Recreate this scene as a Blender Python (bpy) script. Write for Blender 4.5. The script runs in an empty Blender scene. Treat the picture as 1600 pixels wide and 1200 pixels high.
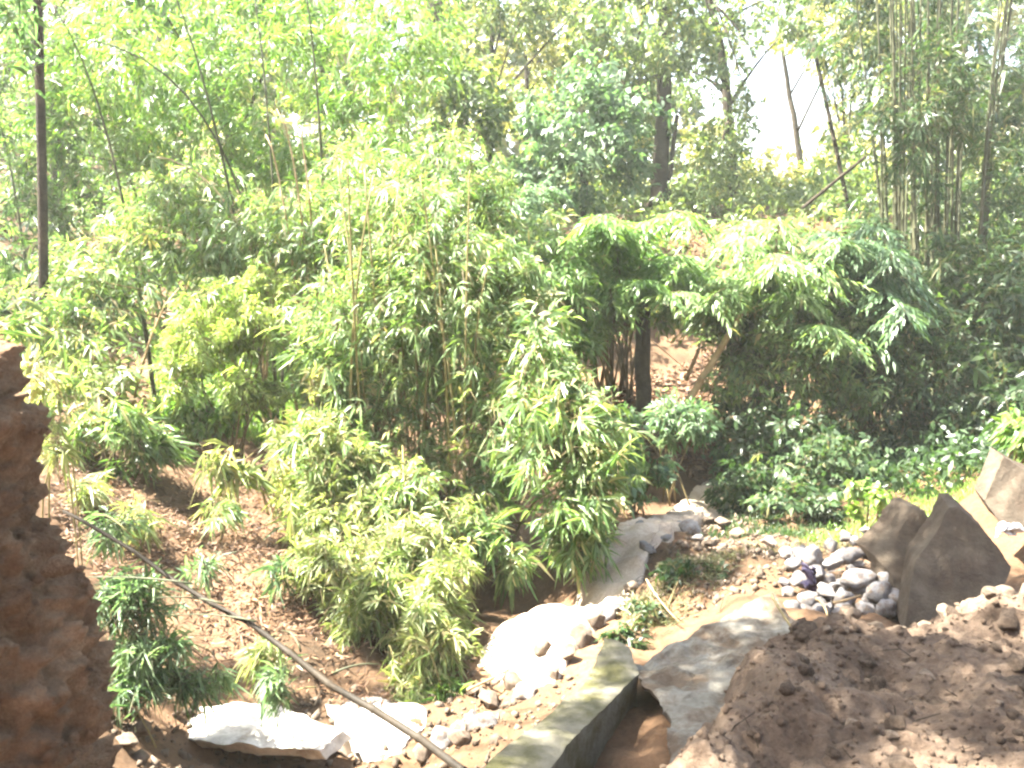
import bpy, bmesh, math
import numpy as np
from mathutils import Vector, Matrix

rad = math.radians
SC = bpy.context.scene
COL = SC.collection
rng = np.random.default_rng(11)

# ------------------------------------------------------------------ camera
CAM = np.array([0.0, 0.0, 3.2])
PITCH = rad(8.0)
F = 1386.0                      # focal length in pixels of a 1600 px wide frame
cd = bpy.data.cameras.new('camera')
cd.sensor_width = 36.0
cd.lens = 36.0 * F / 1600.0
cd.clip_start = 0.05
cd.clip_end = 2000.0
cam = bpy.data.objects.new('camera', cd)
cam.location = CAM
cam.rotation_euler = (math.pi / 2 - PITCH, 0, 0)
COL.objects.link(cam)
SC.camera = cam

# ------------------------------------------------------------------ sky, sun, exposure
SUN_ELEV, SUN_AZ = rad(58.0), rad(-84.0)      # azimuth from +Y (forward), negative = left
w = bpy.data.worlds.new('World')
SC.world = w
w.use_nodes = True
wn = w.node_tree
wn.nodes.clear()
sky = wn.nodes.new('ShaderNodeTexSky')
sky.sky_type = 'NISHITA'
sky.sun_disc = False
sky.sun_elevation = SUN_ELEV
sky.sun_rotation = SUN_AZ
sky.air_density = 1.0
sky.dust_density = 3.0
bg = wn.nodes.new('ShaderNodeBackground')
bg.inputs['Strength'].default_value = 0.055
wo = wn.nodes.new('ShaderNodeOutputWorld')
wn.links.new(sky.outputs[0], bg.inputs['Color'])
wn.links.new(bg.outputs[0], wo.inputs['Surface'])

sl = bpy.data.lights.new('sun', 'SUN')
sl.energy = 5.0
sl.angle = rad(0.6)
sl.color = (1.0, 0.95, 0.85)
sun = bpy.data.objects.new('sun', sl)
SUNV = Vector((math.sin(SUN_AZ) * math.cos(SUN_ELEV), math.cos(SUN_AZ) * math.cos(SUN_ELEV), math.sin(SUN_ELEV)))
sun.rotation_euler = SUNV.to_track_quat('Z', 'Y').to_euler()
sun.location = SUNV * 60
COL.objects.link(sun)

vs = SC.view_settings
vs.view_transform = 'Standard'
vs.look = 'None'
vs.exposure = 3.85
vs.gamma = 1.0
vs.use_curve_mapping = False
SC.render.engine = 'CYCLES'
SC.cycles.max_bounces = 5
SC.cycles.use_light_tree = False
SC.cycles.diffuse_bounces = 3
SC.cycles.glossy_bounces = 2
SC.cycles.transmission_bounces = 4
SC.cycles.volume_bounces = 1
SC.cycles.caustics_reflective = False
SC.cycles.caustics_refractive = False
SC.cycles.use_denoising = True
SC.cycles.filter_width = 2.4


# ------------------------------------------------------------------ helpers
def ray(px, py):
    u = (px - 800.0) / F
    v = (600.0 - py) / F
    return np.array([u, math.cos(PITCH) + v * math.sin(PITCH), -math.sin(PITCH) + v * math.cos(PITCH)])


def at(px, py, D):
    """world point seen at a pixel of the 1600x1200 frame, D metres ahead of the camera"""
    d = ray(px, py)
    return CAM + d * (D / d[1])


def on_z(px, py, z):
    d = ray(px, py)
    return CAM + d * ((z - CAM[2]) / d[2])


def norm(a):
    return a / np.maximum(np.linalg.norm(a, axis=-1, keepdims=True), 1e-9)


def _hash(ix, iy, iz, seed):
    h = (ix.astype(np.int64) * 374761393 + iy.astype(np.int64) * 668265263 + iz.astype(np.int64) * 2147483647 + seed * 974634777)
    h = (h ^ (h >> 13)) * 1274126177
    h = h & 0xFFFFFFFF
    h = h ^ (h >> 16)
    return (h & 0xFFFF) / 65535.0


def vnoise(P, seed=0):
    P = np.asarray(P, float)
    i = np.floor(P).astype(np.int64)
    f = P - i
    f = f * f * (3 - 2 * f)
    r = 0
    for dx in (0, 1):
        for dy in (0, 1):
            for dz in (0, 1):
                wgt = (f[:, 0] if dx else 1 - f[:, 0]) * (f[:, 1] if dy else 1 - f[:, 1]) * (f[:, 2] if dz else 1 - f[:, 2])
                r = r + wgt * _hash(i[:, 0] + dx, i[:, 1] + dy, i[:, 2] + dz, seed)
    return r * 2 - 1


def fbm(P, seed=0, octv=4, lac=2.03, gain=0.5):
    r, a, f = 0, 1.0, 1.0
    for k in range(octv):
        r = r + a * vnoise(np.asarray(P) * f + 17.3 * k, seed + k)
        a *= gain
        f *= lac
    return r


def lumps(P, scale, seed):
    """cellular clods: distance to the nearest jittered cell point in x, y (0 centre .. 1)"""
    Q = P[:, :2] * scale
    i = np.floor(Q).astype(np.int64)
    best = np.full(len(Q), 9.0)
    z0 = np.zeros(len(Q), np.int64)
    for dx in (-1, 0, 1):
        for dy in (-1, 0, 1):
            cx = i[:, 0] + dx + _hash(i[:, 0] + dx, i[:, 1] + dy, z0, seed)
            cy = i[:, 1] + dy + _hash(i[:, 0] + dx, i[:, 1] + dy, z0, seed + 7)
            best = np.minimum(best, np.hypot(Q[:, 0] - cx, Q[:, 1] - cy))
    return np.clip(best, 0, 1)


def raw_mesh(name, V, faces, mat=None, tint=None, smooth=False):
    """faces: int array (n,3) or (n,4)"""
    V = np.ascontiguousarray(V, dtype=np.float32)
    faces = np.ascontiguousarray(faces, dtype=np.int32)
    n, k = faces.shape
    m = bpy.data.meshes.new(name)
    m.vertices.add(len(V))
    m.vertices.foreach_set('co', V.ravel())
    m.loops.add(n * k)
    m.loops.foreach_set('vertex_index', faces.ravel())
    m.polygons.add(n)
    m.polygons.foreach_set('loop_start', np.arange(0, n * k, k, dtype=np.int32))
    m.polygons.foreach_set('loop_total', np.full(n, k, np.int32))
    if smooth:
        m.polygons.foreach_set('use_smooth', np.ones(n, bool))
    m.update(calc_edges=True)
    if tint is not None:
        a = m.attributes.new('tint', 'FLOAT', 'FACE')
        a.data.foreach_set('value', np.ascontiguousarray(tint, dtype=np.float32))
    if mat:
        m.materials.append(mat)
    return m


def link(name, mesh, parent=None, label=None, cat=None, group=None, kind=None):
    o = bpy.data.objects.new(name, mesh)
    COL.objects.link(o)
    if parent:
        o.parent = parent
    if label:
        o['label'] = label
    if cat:
        o['category'] = cat
    if group:
        o['group'] = group
    if kind:
        o['kind'] = kind
    return o


def thing(name, label, cat, loc, group=None):
    o = link(name, None, None, label, cat, group)
    o.location = loc
    o.empty_display_size = 0.1
    return o


def grid_faces(nu, nv):
    a = np.arange((nu - 1) * (nv - 1))
    i, j = a // (nv - 1), a % (nv - 1)
    b = i * nv + j
    return np.stack([b, b + nv, b + nv + 1, b + 1], 1)


def tube(pts, radii, sides=7):
    pts = np.asarray(pts, float)
    radii = np.asarray(radii, float)
    n = len(pts)
    t = norm(np.gradient(pts, axis=0))
    ref = np.array([1.0, 0.13, 0.07]) if abs(t[0][0]) < 0.8 else np.array([0.1, 1.0, 0.07])
    s = norm(np.cross(t, ref))
    u = np.cross(t, s)
    a = np.linspace(0, 2 * math.pi, sides, endpoint=False)
    V = pts[:, None, :] + radii[:, None, None] * (np.cos(a)[None, :, None] * s[:, None, :] + np.sin(a)[None, :, None] * u[:, None, :])
    V = V.reshape(-1, 3)
    Fs = []
    for i in range(n - 1):
        for j in range(sides):
            k = (j + 1) % sides
            Fs.append((i * sides + j, i * sides + k, (i + 1) * sides + k, (i + 1) * sides + j))
    c0 = len(V)
    V = np.vstack([V, pts[:1], pts[-1:]])
    for j in range(sides):
        k = (j + 1) % sides
        Fs.append((c0, k, j, j))
        Fs.append((c0 + 1, (n - 1) * sides + j, (n - 1) * sides + k, (n - 1) * sides + k))
    return V, Fs


def tube_mesh(name, pts, radii, sides, mat):
    V, Fs = tube(pts, radii, sides)
    m = bpy.data.meshes.new(name)
    m.from_pydata(V.tolist(), [], [tuple(dict.fromkeys(f)) for f in Fs])
    m.polygons.foreach_set('use_smooth', [True] * len(m.polygons))
    m.materials.append(mat)
    return m


def bez(p0, p1, p2, n):
    t = np.linspace(0, 1, n)[:, None]
    return (1 - t) ** 2 * np.asarray(p0) + 2 * t * (1 - t) * np.asarray(p1) + t ** 2 * np.asarray(p2)


# ------------------------------------------------------------------ materials
def new_mat(name):
    m = bpy.data.materials.new(name)
    m.use_nodes = True
    nt = m.node_tree
    b = nt.nodes['Principled BSDF']
    return m, nt, b


def ramp(nt, cols, pos=None):
    r = nt.nodes.new('ShaderNodeValToRGB')
    e = r.color_ramp.elements
    pos = np.linspace(0, 1, len(cols)) if pos is None else pos
    while len(e) < len(cols):
        e.new(0.5)
    for i, c in enumerate(cols):
        e[i].position = float(pos[i])
        e[i].color = (*c, 1)
    return r


def noise_node(nt, scale, detail=6, rough=0.6, co=None):
    n = nt.nodes.new('ShaderNodeTexNoise')
    n.inputs['Scale'].default_value = scale
    n.inputs['Detail'].default_value = detail
    n.inputs['Roughness'].default_value = rough
    if co is not None:
        nt.links.new(co, n.inputs['Vector'])
    return n


def earth_mat(name, cols, scale=3.0, bump=0.35, bscale=25, rough=0.95, coord='Object', pos=None):
    m, nt, b = new_mat(name)
    tc = nt.nodes.new('ShaderNodeTexCoord')
    n1 = noise_node(nt, scale, 8, 0.65, tc.outputs[coord])
    r = ramp(nt, cols, pos if pos is not None else np.linspace(0.28, 0.72, len(cols)))
    nt.links.new(n1.outputs['Fac'], r.inputs['Fac'])
    n2 = noise_node(nt, bscale * 2.2, 5, 0.7, tc.outputs[coord])
    mul = nt.nodes.new('ShaderNodeMix')
    mul.data_type = 'RGBA'
    mul.blend_type = 'MULTIPLY'
    mul.inputs['Factor'].default_value = 0.55
    r2 = ramp(nt, [(0.45, 0.42, 0.4), (1.25, 1.22, 1.2)], [0.3, 0.7])
    nt.links.new(n2.outputs['Fac'], r2.inputs['Fac'])
    nt.links.new(r.outputs[0], mul.inputs[6])
    nt.links.new(r2.outputs[0], mul.inputs[7])
    nt.links.new(mul.outputs[2], b.inputs['Base Color'])
    n3 = noise_node(nt, bscale, 8, 0.7, tc.outputs[coord])
    bp = nt.nodes.new('ShaderNodeBump')
    bp.inputs['Strength'].default_value = bump
    bp.inputs['Distance'].default_value = 0.05
    nt.links.new(n3.outputs['Fac'], bp.inputs['Height'])
    nt.links.new(bp.outputs[0], b.inputs['Normal'])
    b.inputs['Roughness'].default_value = rough
    b.inputs['Specular IOR Level'].default_value = 0.2
    return m


def leaf_mat(name, cols, trans, pos=None, mix=0.45, rough=0.42):
    m, nt, b = new_mat(name)
    at_ = nt.nodes.new('ShaderNodeAttribute')
    at_.attribute_name = 'tint'
    r = ramp(nt, cols, pos)
    nt.links.new(at_.outputs['Fac'], r.inputs['Fac'])
    nt.links.new(r.outputs[0], b.inputs['Base Color'])
    b.inputs['Roughness'].default_value = rough
    b.inputs['Specular IOR Level'].default_value = 0.45
    tr = nt.nodes.new('ShaderNodeBsdfTranslucent')
    mc = nt.nodes.new('ShaderNodeMix')
    mc.data_type = 'RGBA'
    mc.blend_type = 'MULTIPLY'
    mc.inputs['Factor'].default_value = 1.0
    nt.links.new(r.outputs[0], mc.inputs[6])
    mc.inputs[7].default_value = (*trans, 1)
    nt.links.new(mc.outputs[2], tr.inputs['Color'])
    mx = nt.nodes.new('ShaderNodeMixShader')
    mx.inputs[0].default_value = mix
    nt.links.new(b.outputs[0], mx.inputs[1])
    nt.links.new(tr.outputs[0], mx.inputs[2])
    nt.links.new(mx.outputs[0], nt.nodes['Material Output'].inputs['Surface'])
    return m


M = {}
M['soil'] = earth_mat('soil', [(0.062, 0.042, 0.029), (0.14, 0.10, 0.07), (0.215, 0.163, 0.12)], 3.0, 1.0, 20)
M['bank'] = earth_mat('bank_soil', [(0.04, 0.023, 0.014), (0.17, 0.10, 0.058), (0.25, 0.165, 0.10), (0.36, 0.25, 0.16)], 6.0, 1.0, 34)
M['ground'] = earth_mat('hill_ground', [(0.035, 0.024, 0.013), (0.105, 0.062, 0.034), (0.19, 0.118, 0.068)], 0.9, 0.6, 14)
M['silt'] = earth_mat('silt', [(0.30, 0.23, 0.17), (0.42, 0.35, 0.27), (0.52, 0.45, 0.37)], 1.8, 0.5, 22)
M['concrete'] = earth_mat('concrete', [(0.15, 0.135, 0.10), (0.25, 0.235, 0.19), (0.36, 0.34, 0.29)], 3.2, 0.25, 40, 0.9)
M['concrete_moss'] = earth_mat('mossy_concrete', [(0.10, 0.10, 0.04), (0.20, 0.185, 0.10), (0.31, 0.28, 0.2)], 4.0, 0.3, 40, 0.9)
M['slab_shade'] = earth_mat('shaded_weathered_concrete', [(0.11, 0.09, 0.065), (0.18, 0.155, 0.115), (0.26, 0.22, 0.17)], 3.0, 0.25, 35, 0.92)
M['pale_stone'] = earth_mat('pale_stone', [(0.40, 0.36, 0.30), (0.55, 0.52, 0.46), (0.66, 0.63, 0.57)], 2.5, 0.25, 30, 0.85)
M['cobble'] = earth_mat('cobble', [(0.09, 0.085, 0.085), (0.16, 0.15, 0.148), (0.25, 0.235, 0.23)], 6.0, 0.15, 40, 0.8)
M['rubble'] = earth_mat('rubble', [(0.06, 0.045, 0.032), (0.115, 0.088, 0.064), (0.18, 0.145, 0.112)], 3.0, 0.3, 40, 0.92)
M['bark'] = earth_mat('bark', [(0.02, 0.016, 0.011), (0.042, 0.033, 0.022), (0.08, 0.063, 0.044)], 5.0, 0.7, 30)
M['cane'] = earth_mat('cane', [(0.10, 0.09, 0.035), (0.19, 0.17, 0.07), (0.30, 0.25, 0.12)], 4.0, 0.1, 40, 0.55)
M['cane_dry'] = earth_mat('dry_cane', [(0.18, 0.12, 0.06), (0.30, 0.22, 0.12), (0.42, 0.33, 0.20)], 4.0, 0.1, 40, 0.6)
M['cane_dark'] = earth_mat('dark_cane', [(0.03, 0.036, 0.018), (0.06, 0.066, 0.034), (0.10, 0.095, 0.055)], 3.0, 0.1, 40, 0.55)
M['cane_shade'] = earth_mat('shaded_old_cane', [(0.012, 0.010, 0.007), (0.03, 0.024, 0.016), (0.055, 0.042, 0.027)], 4.0, 0.1, 40, 0.7)  # cane colour darkened to stand in for its shaded, backlit look
M['twig'] = earth_mat('twig', [(0.09, 0.07, 0.03), (0.17, 0.14, 0.07)], 4.0, 0.1, 40, 0.7)
M['purple'] = earth_mat('purple_plastic', [(0.05, 0.04, 0.075), (0.10, 0.085, 0.14)], 9.0, 0.2, 30, 0.45)
M['white_plastic'] = earth_mat('white_plastic', [(0.6, 0.58, 0.55), (0.8, 0.8, 0.78)], 9.0, 0.1, 30, 0.5)
def muddy(name, base, mud, scale, lo, hi):
    m, nt, b = new_mat(name)
    tc = nt.nodes.new('ShaderNodeTexCoord')
    n1 = noise_node(nt, scale, 9, 0.7, tc.outputs['Object'])
    n2 = noise_node(nt, 11, 9, 0.7, tc.outputs['Object'])
    r1 = ramp(nt, base, np.linspace(0.3, 0.7, len(base)))
    r2 = ramp(nt, mud, np.linspace(0.3, 0.7, len(mud)))
    nt.links.new(n2.outputs['Fac'], r1.inputs['Fac'])
    nt.links.new(n2.outputs['Fac'], r2.inputs['Fac'])
    k = ramp(nt, [(0, 0, 0), (1, 1, 1)], [lo, hi])
    nt.links.new(n1.outputs['Fac'], k.inputs['Fac'])
    mx = nt.nodes.new('ShaderNodeMix')
    mx.data_type = 'RGBA'
    nt.links.new(k.outputs[0], mx.inputs['Factor'])
    nt.links.new(r1.outputs[0], mx.inputs[6])
    nt.links.new(r2.outputs[0], mx.inputs[7])
    nt.links.new(mx.outputs[2], b.inputs['Base Color'])
    n3 = noise_node(nt, 38, 8, 0.75, tc.outputs['Object'])
    ad = nt.nodes.new('ShaderNodeMath')
    nt.links.new(n3.outputs['Fac'], ad.inputs[0])
    nt.links.new(n1.outputs['Fac'], ad.inputs[1])
    bp = nt.nodes.new('ShaderNodeBump')
    bp.inputs['Strength'].default_value = 0.7
    bp.inputs['Distance'].default_value = 0.03
    nt.links.new(ad.outputs[0], bp.inputs['Height'])
    nt.links.new(bp.outputs[0], b.inputs['Normal'])
    b.inputs['Roughness'].default_value = 0.9
    b.inputs['Specular IOR Level'].default_value = 0.2
    return m


MUD = [(0.06, 0.043, 0.028), (0.12, 0.088, 0.06)]
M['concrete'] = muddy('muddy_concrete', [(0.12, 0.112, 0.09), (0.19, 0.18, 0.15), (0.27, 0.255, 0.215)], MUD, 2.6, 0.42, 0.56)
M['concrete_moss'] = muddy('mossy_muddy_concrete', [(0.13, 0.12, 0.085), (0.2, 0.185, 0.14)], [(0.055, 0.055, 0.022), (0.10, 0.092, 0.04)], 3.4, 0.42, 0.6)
M['slab_shade'] = muddy('shaded_stained_concrete', [(0.06, 0.048, 0.034), (0.10, 0.081, 0.059)], [(0.035, 0.026, 0.018), (0.07, 0.05, 0.034)], 3.5, 0.4, 0.6)  # concrete darkened in its colour for the shaded faces of the plates
M['pale_stone'] = muddy('pale_dusty_stone', [(0.34, 0.31, 0.26), (0.52, 0.49, 0.43), (0.62, 0.59, 0.53)], [(0.16, 0.13, 0.095), (0.30, 0.25, 0.19)], 3.8, 0.52, 0.68)
M['cobble'] = muddy('dusty_cobble', [(0.15, 0.145, 0.148), (0.23, 0.222, 0.222), (0.32, 0.31, 0.3)], [(0.12, 0.09, 0.064), (0.21, 0.165, 0.125)], 2.2, 0.45, 0.62)
G = lambda *c: list(c)
M['lf_bamboo'] = leaf_mat('bamboo_leaf', [(0.05, 0.10, 0.03), (0.12, 0.195, 0.07), (0.22, 0.29, 0.13), (0.32, 0.34, 0.18), (0.38, 0.31, 0.18)], (1.5, 1.6, 0.7), [0, 0.4, 0.8, 0.93, 1])
M['lf_yellow'] = leaf_mat('yellow_bamboo_leaf', [(0.10, 0.155, 0.045), (0.19, 0.24, 0.085), (0.29, 0.31, 0.14), (0.37, 0.32, 0.18)], (1.4, 1.45, 0.75), [0, 0.4, 0.85, 1])
M['lf_vivid'] = leaf_mat('vivid_bamboo_leaf', [(0.055, 0.125, 0.03), (0.115, 0.205, 0.055), (0.21, 0.28, 0.095)], (1.5, 1.6, 0.6))
M['lf_glow'] = leaf_mat('sunlit_leaf', [(0.12, 0.20, 0.05), (0.22, 0.30, 0.09), (0.32, 0.36, 0.15)], (1.5, 1.55, 0.7))  # leaf colour lightened to carry the sunlight of the left hollow
M['lf_blue'] = leaf_mat('blue_green_leaf', [(0.045, 0.085, 0.038), (0.09, 0.155, 0.075), (0.17, 0.235, 0.125)], (1.3, 1.5, 0.8))
M['lf_dark'] = leaf_mat('shade_leaf', [(0.022, 0.045, 0.016), (0.042, 0.078, 0.03), (0.08, 0.118, 0.048), (0.16, 0.155, 0.075)], (1.3, 1.5, 0.7), [0, 0.5, 0.93, 1])  # leaf colour darkened to carry the shade of the right side and edges
M['lf_tree'] = leaf_mat('tree_leaf', [(0.05, 0.09, 0.03), (0.09, 0.14, 0.045), (0.17, 0.21, 0.07), (0.3, 0.28, 0.1)], (1.6, 1.6, 0.7), [0, 0.5, 0.92, 1])
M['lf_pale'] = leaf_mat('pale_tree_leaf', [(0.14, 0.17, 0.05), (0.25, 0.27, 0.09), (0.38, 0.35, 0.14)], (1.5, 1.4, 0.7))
M['litter'] = leaf_mat('fallen_leaf', [(0.035, 0.016, 0.007), (0.085, 0.041, 0.018), (0.155, 0.082, 0.038), (0.28, 0.18, 0.10)], (1.0, 0.9, 0.7), None, 0.12, 0.7)
M['grass'] = leaf_mat('grass_blade', [(0.07, 0.14, 0.03), (0.14, 0.24, 0.05), (0.25, 0.30, 0.08)], (1.4, 1.5, 0.6), None, 0.35)
M['grass_dry'] = leaf_mat('dry_grass_blade', [(0.05, 0.065, 0.02), (0.10, 0.105, 0.04), (0.19, 0.165, 0.08)], (1.2, 1.1, 0.7), None, 0.25, 0.6)

# ------------------------------------------------------------------ terrain (control points read as pixel + distance)
CP = [(870, 975, 6.0), (770, 1010, 5.6), (950, 950, 6.5), (640, 1130, 4.8), (300, 1165, 4.4), (130, 1140, 4.0),
      (950, 885, 7.6), (1050, 805, 10), (1130, 757, 12.2), (1075, 905, 6.3), (1180, 855, 6.8), (1300, 838, 7.2), (1400, 830, 7.4),
      (1500, 795, 8.5), (1350, 775, 10), (1590, 745, 8), (1200, 740, 12.5), (1400, 700, 13.5), (1560, 660, 12.5),
      (1050, 610, 14.5), (960, 620, 13.5), (1100, 560, 16.5), (1040, 325, 22), (1140, 325, 24), (1330, 335, 20), (1420, 560, 15.5),
      (1600, 420, 18), (560, 1085, 5.2), (400, 905, 6.2), (250, 805, 6.8), (120, 770, 6.5), (480, 830, 7.5), (300, 710, 8.5), (450, 720, 9),
      (700, 920, 7.8), (820, 870, 8.2), (200, 640, 9.8), (60, 500, 13), (330, 560, 12), (380, 480, 14), (500, 450, 17), (700, 420, 20), (850, 400, 21),
      (0, 640, 8), (1330, 990, 4.95), (1230, 960, 5.1), (1450, 975, 5.1), (1560, 930, 5.3), (1560, 880, 6.0), (1130, 940, 5.5), (1350, 880, 6.2)]
CPW = [tuple(at(*c)) for c in CP] + [(-1, 1.5, 1.2), (1, 1.5, 1.2), (4, 2, 1.5), (-4, 2, 2.0), (6, 4, 1.3), (-5, 5, 2.4), (8, 8, 1.4), (-9, 10, 4.5),
      (0, 40, 6.0), (-15, 40, 9), (14, 40, 6.0), (14, 15, 3.0), (-16, 22, 8), (22, 25, 5), (30, 60, 6), (-30, 60, 14), (5, 60, 5), (-40, 20, 14), (40, 20, 8), (20, 0, 2), (-20, 0, 6)]
CPW = np.array(CPW)
def _phi(r):
    return np.sqrt(r * r + 0.6)
_A = _phi(np.linalg.norm(CPW[:, None, :2] - CPW[None, :, :2], axis=2)) + np.eye(len(CPW)) * 0.02
_W = np.linalg.solve(_A, CPW[:, 2] - 3.0)


def ground_z(x, y, rough=True):
    x = np.atleast_1d(np.asarray(x, float))
    y = np.atleast_1d(np.asarray(y, float))
    z = np.zeros(len(x))
    for k in range(0, len(x), 20000):
        r = np.hypot(x[k:k + 20000, None] - CPW[None, :, 0], y[k:k + 20000, None] - CPW[None, :, 1])
        z[k:k + 20000] = _phi(r) @ _W + 3.0
    far = np.clip((np.hypot(x, y) - 55) / 60, 0, 1)
    far = far * far * (3 - 2 * far)
    z = z * (1 - far) + 5.0 * far
    if rough:
        P = np.stack([x, y, np.zeros(len(x))], 1)
        near = np.clip(1.2 - y / 60, 0.3, 1)
        z = z + near * (0.10 * fbm(P * 0.9, 3, 4) + 0.06 * fbm(P * 4, 9, 4))
    return z


ny, nx = 340, 280
ys = 0.6 + 420.0 * (np.linspace(0, 1, ny) ** 3.6) + np.linspace(0, 22, ny)
sx = np.linspace(-1, 1, nx)
X = (np.sign(sx) * (np.abs(sx) ** 1.5))[None, :] * (6.0 + ys[:, None] * 1.1)
Y = np.repeat(ys[:, None], nx, 1)
x, y = X.ravel(), Y.ravel()
V = np.stack([x, y, ground_z(x, y)], 1)
terrain_mesh = raw_mesh('hillside', V, grid_faces(ny, nx)[:, ::-1], M['ground'], smooth=True)
link('hillside_ground', terrain_mesh, kind='structure')


def sheet(name, pts_px, mat, lift, res=60, amp=0.015, seed=5, label=None):
    """a ground patch: outline in pixels+distance, draped on the terrain"""
    poly = np.array([at(*p)[:2] for p in pts_px])
    c = poly.mean(0)
    n = len(poly)
    # smooth the outline
    tt = np.linspace(0, n, 160, endpoint=False)
    i = tt.astype(int)
    f = (tt - i)[:, None]
    p0, p1, p2, p3 = poly[(i - 1) % n], poly[i % n], poly[(i + 1) % n], poly[(i + 2) % n]
    o = 0.5 * (2 * p1 + (p2 - p0) * f + (2 * p0 - 5 * p1 + 4 * p2 - p3) * f ** 2 + (3 * p1 - 3 * p2 + p3 - p0) * f ** 3)
    o = o + 0.05 * np.stack([fbm(np.c_[o * 3, np.zeros(160)], 31), fbm(np.c_[o * 3, np.ones(160) * 5], 32)], 1)
    rr = np.linspace(0, 1, res)
    XY = c + (o[None] - c) * rr[:, None, None]
    x, y = XY[..., 0].ravel(), XY[..., 1].ravel()
    edge = np.repeat(rr, 160)
    z = ground_z(x, y) + lift * (1 - edge ** 6) - 0.03 * edge ** 12 + amp * fbm(np.stack([x, y, 0 * x], 1) * 6, seed, 4) * (1 - edge ** 8)
    V = np.stack([x, y, z], 1).reshape(res, 160, 3)
    V = np.concatenate([V, V[:, :1]], 1)
    return link(name, raw_mesh(name, V.reshape(-1, 3), grid_faces(res, 161), mat, smooth=True), kind='structure')


# unseen slope added behind the camera to cut sky light from the rear
gx, gy = np.linspace(-26, 26, 90), np.linspace(0, 1, 40)
X, T_ = np.meshgrid(gx, gy)
x, t = X.ravel(), T_.ravel()
yy = -0.9 - 9.0 * t - 0.02 * x * x * 0.4
zz = 1.0 + 11.0 * t ** 0.75
P = np.stack([x, yy, zz], 1)
P[:, 1] += 0.6 * fbm(P * 0.5, 15, 4)
link('added_slope', raw_mesh('added_slope', P, grid_faces(40, 90)[:, ::-1], M['ground'], smooth=True), kind='structure')

sheet('silt_bed', [(745, 1000, 5.6), (800, 955, 6.3), (850, 915, 7.0), (905, 935, 6.7), (960, 945, 6.4), (985, 965, 6.1), (940, 1010, 5.6), (890, 1050, 5.2), (850, 1090, 4.9), (800, 1060, 5.1)], M['silt'], 0.07)
sheet('channel_path', [(890, 935, 6.9), (925, 885, 7.8), (990, 830, 9.2), (1050, 790, 10.4), (1110, 742, 12.3), (1160, 748, 12.2), (1145, 795, 10.8), (1080, 845, 8.9), (1030, 895, 7.5), (975, 945, 6.5)], M['silt'], 0.09)

# ------------------------------------------------------------------ foreground earth
# left bank: stacked rounded cross-sections that follow the silhouette
prof = [(0, -80, 490), (0, -20, 525), (1, 18, 555), (1, 40, 590), (2, 58, 650), (3, 85, 740), (4, 118, 830), (5, 148, 930), (6, 182, 1020), (7, 192, 1075), (8, 175, 1140), (9, 215, 1210), (10, 280, 1330)]
pp = np.array([at(p[1], p[2], 3.3) for p in prof])
nh, na = 240, 200
zs = np.linspace(pp[0, 2] + 0.0, pp[-1, 2], nh)
xe = np.interp(-zs, -pp[:, 2], pp[:, 0])
th = np.linspace(-0.6 * math.pi, 0.6 * math.pi, na)
grow = np.linspace(0.25, 1.0, nh) ** 0.6
Xb = xe[:, None] - 1.3 * grow[:, None] * (1 - np.cos(th))[None]
Yb = 3.1 + 0.85 * grow[:, None] * np.sin(th)[None]
Zb = np.repeat(zs[:, None], na, 1)
P = np.stack([Xb, Yb, Zb], -1).reshape(-1, 3)
Nn = np.stack([np.repeat(np.cos(th)[None], nh, 0).ravel(), np.repeat(np.sin(th)[None], nh, 0).ravel(), np.full(nh * na, 0.4)], 1)
ridge = 1 - np.abs(fbm(P * 4.0, 41, 3))
crag = 1 - np.abs(fbm(P * np.array([7, 7, 9.0]), 43, 3))
disp = 0.13 * fbm(P * 2.0, 40, 3) + 0.08 * ridge - 0.10 + 0.05 * crag * crag + 0.045 * fbm(P * 13, 44, 4) + 0.03 * fbm(P * 38, 45, 3)
P = P + norm(Nn) * disp[:, None]
top = np.array([[pp[0, 0] - 0.5, 3.3, pp[0, 2] + 0.05]])
Fg = grid_faces(nh, na)
bank = raw_mesh('earth_bank', P, Fg[:, ::-1], M['bank'], smooth=True)
link('earth_bank', bank, kind='structure')
BANKP = P
# cap of the bank
capx = np.linspace(0, 1, 24)
edge_pts = P.reshape(nh, na, 3)[0]
cc = edge_pts.mean(0) + np.array([-0.25, 0, 0.08])
Vc = cc + (edge_pts[None] - cc) * capx[:, None, None]
Vc[..., 2] += 0.02
link('bank_crest_earth', raw_mesh('bank_crest', Vc.reshape(-1, 3), grid_faces(24, na), M['bank'], smooth=True), kind='structure')

# right mound
MP = np.array([at(*c) for c in [(1030, 1330, 2.6), (1075, 1220, 2.9), (1160, 1135, 3.15), (1245, 1015, 3.75), (1310, 990, 4.05), (1400, 978, 4.35), (1500, 965, 4.55), (1600, 935, 4.7),
               (1700, 900, 4.8), (1200, 1190, 2.9), (1400, 1190, 2.85), (1600, 1190, 2.75), (1400, 1080, 3.45), (1560, 1060, 3.5), (1250, 1100, 3.3), (1750, 1100, 3.2), (1300, 1400, 2.1), (1700, 1400, 2.0)]]
              + [(0.5, 3.3, 0.85), (0.85, 4.2, 0.75), (1.3, 4.9, 0.7), (1.7, 4.9, 0.75), (2.2, 5.2, 0.75), (2.0, 5.8, 0.5), (2.8, 5.4, 0.85), (3.2, 6.2, 0.6), (4.6, 5.8, 0.8), (0.2, 2.4, 1.0), (4.8, 3, 1.7), (1.0, 1.2, 1.45), (3, 1.2, 1.55)])
_B = np.sqrt(np.sum((MP[:, None, :2] - MP[None, :, :2]) ** 2, 2) + 0.05) + np.eye(len(MP)) * 0.01
_BW = np.linalg.solve(_B, MP[:, 2] - 1.4)


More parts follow.
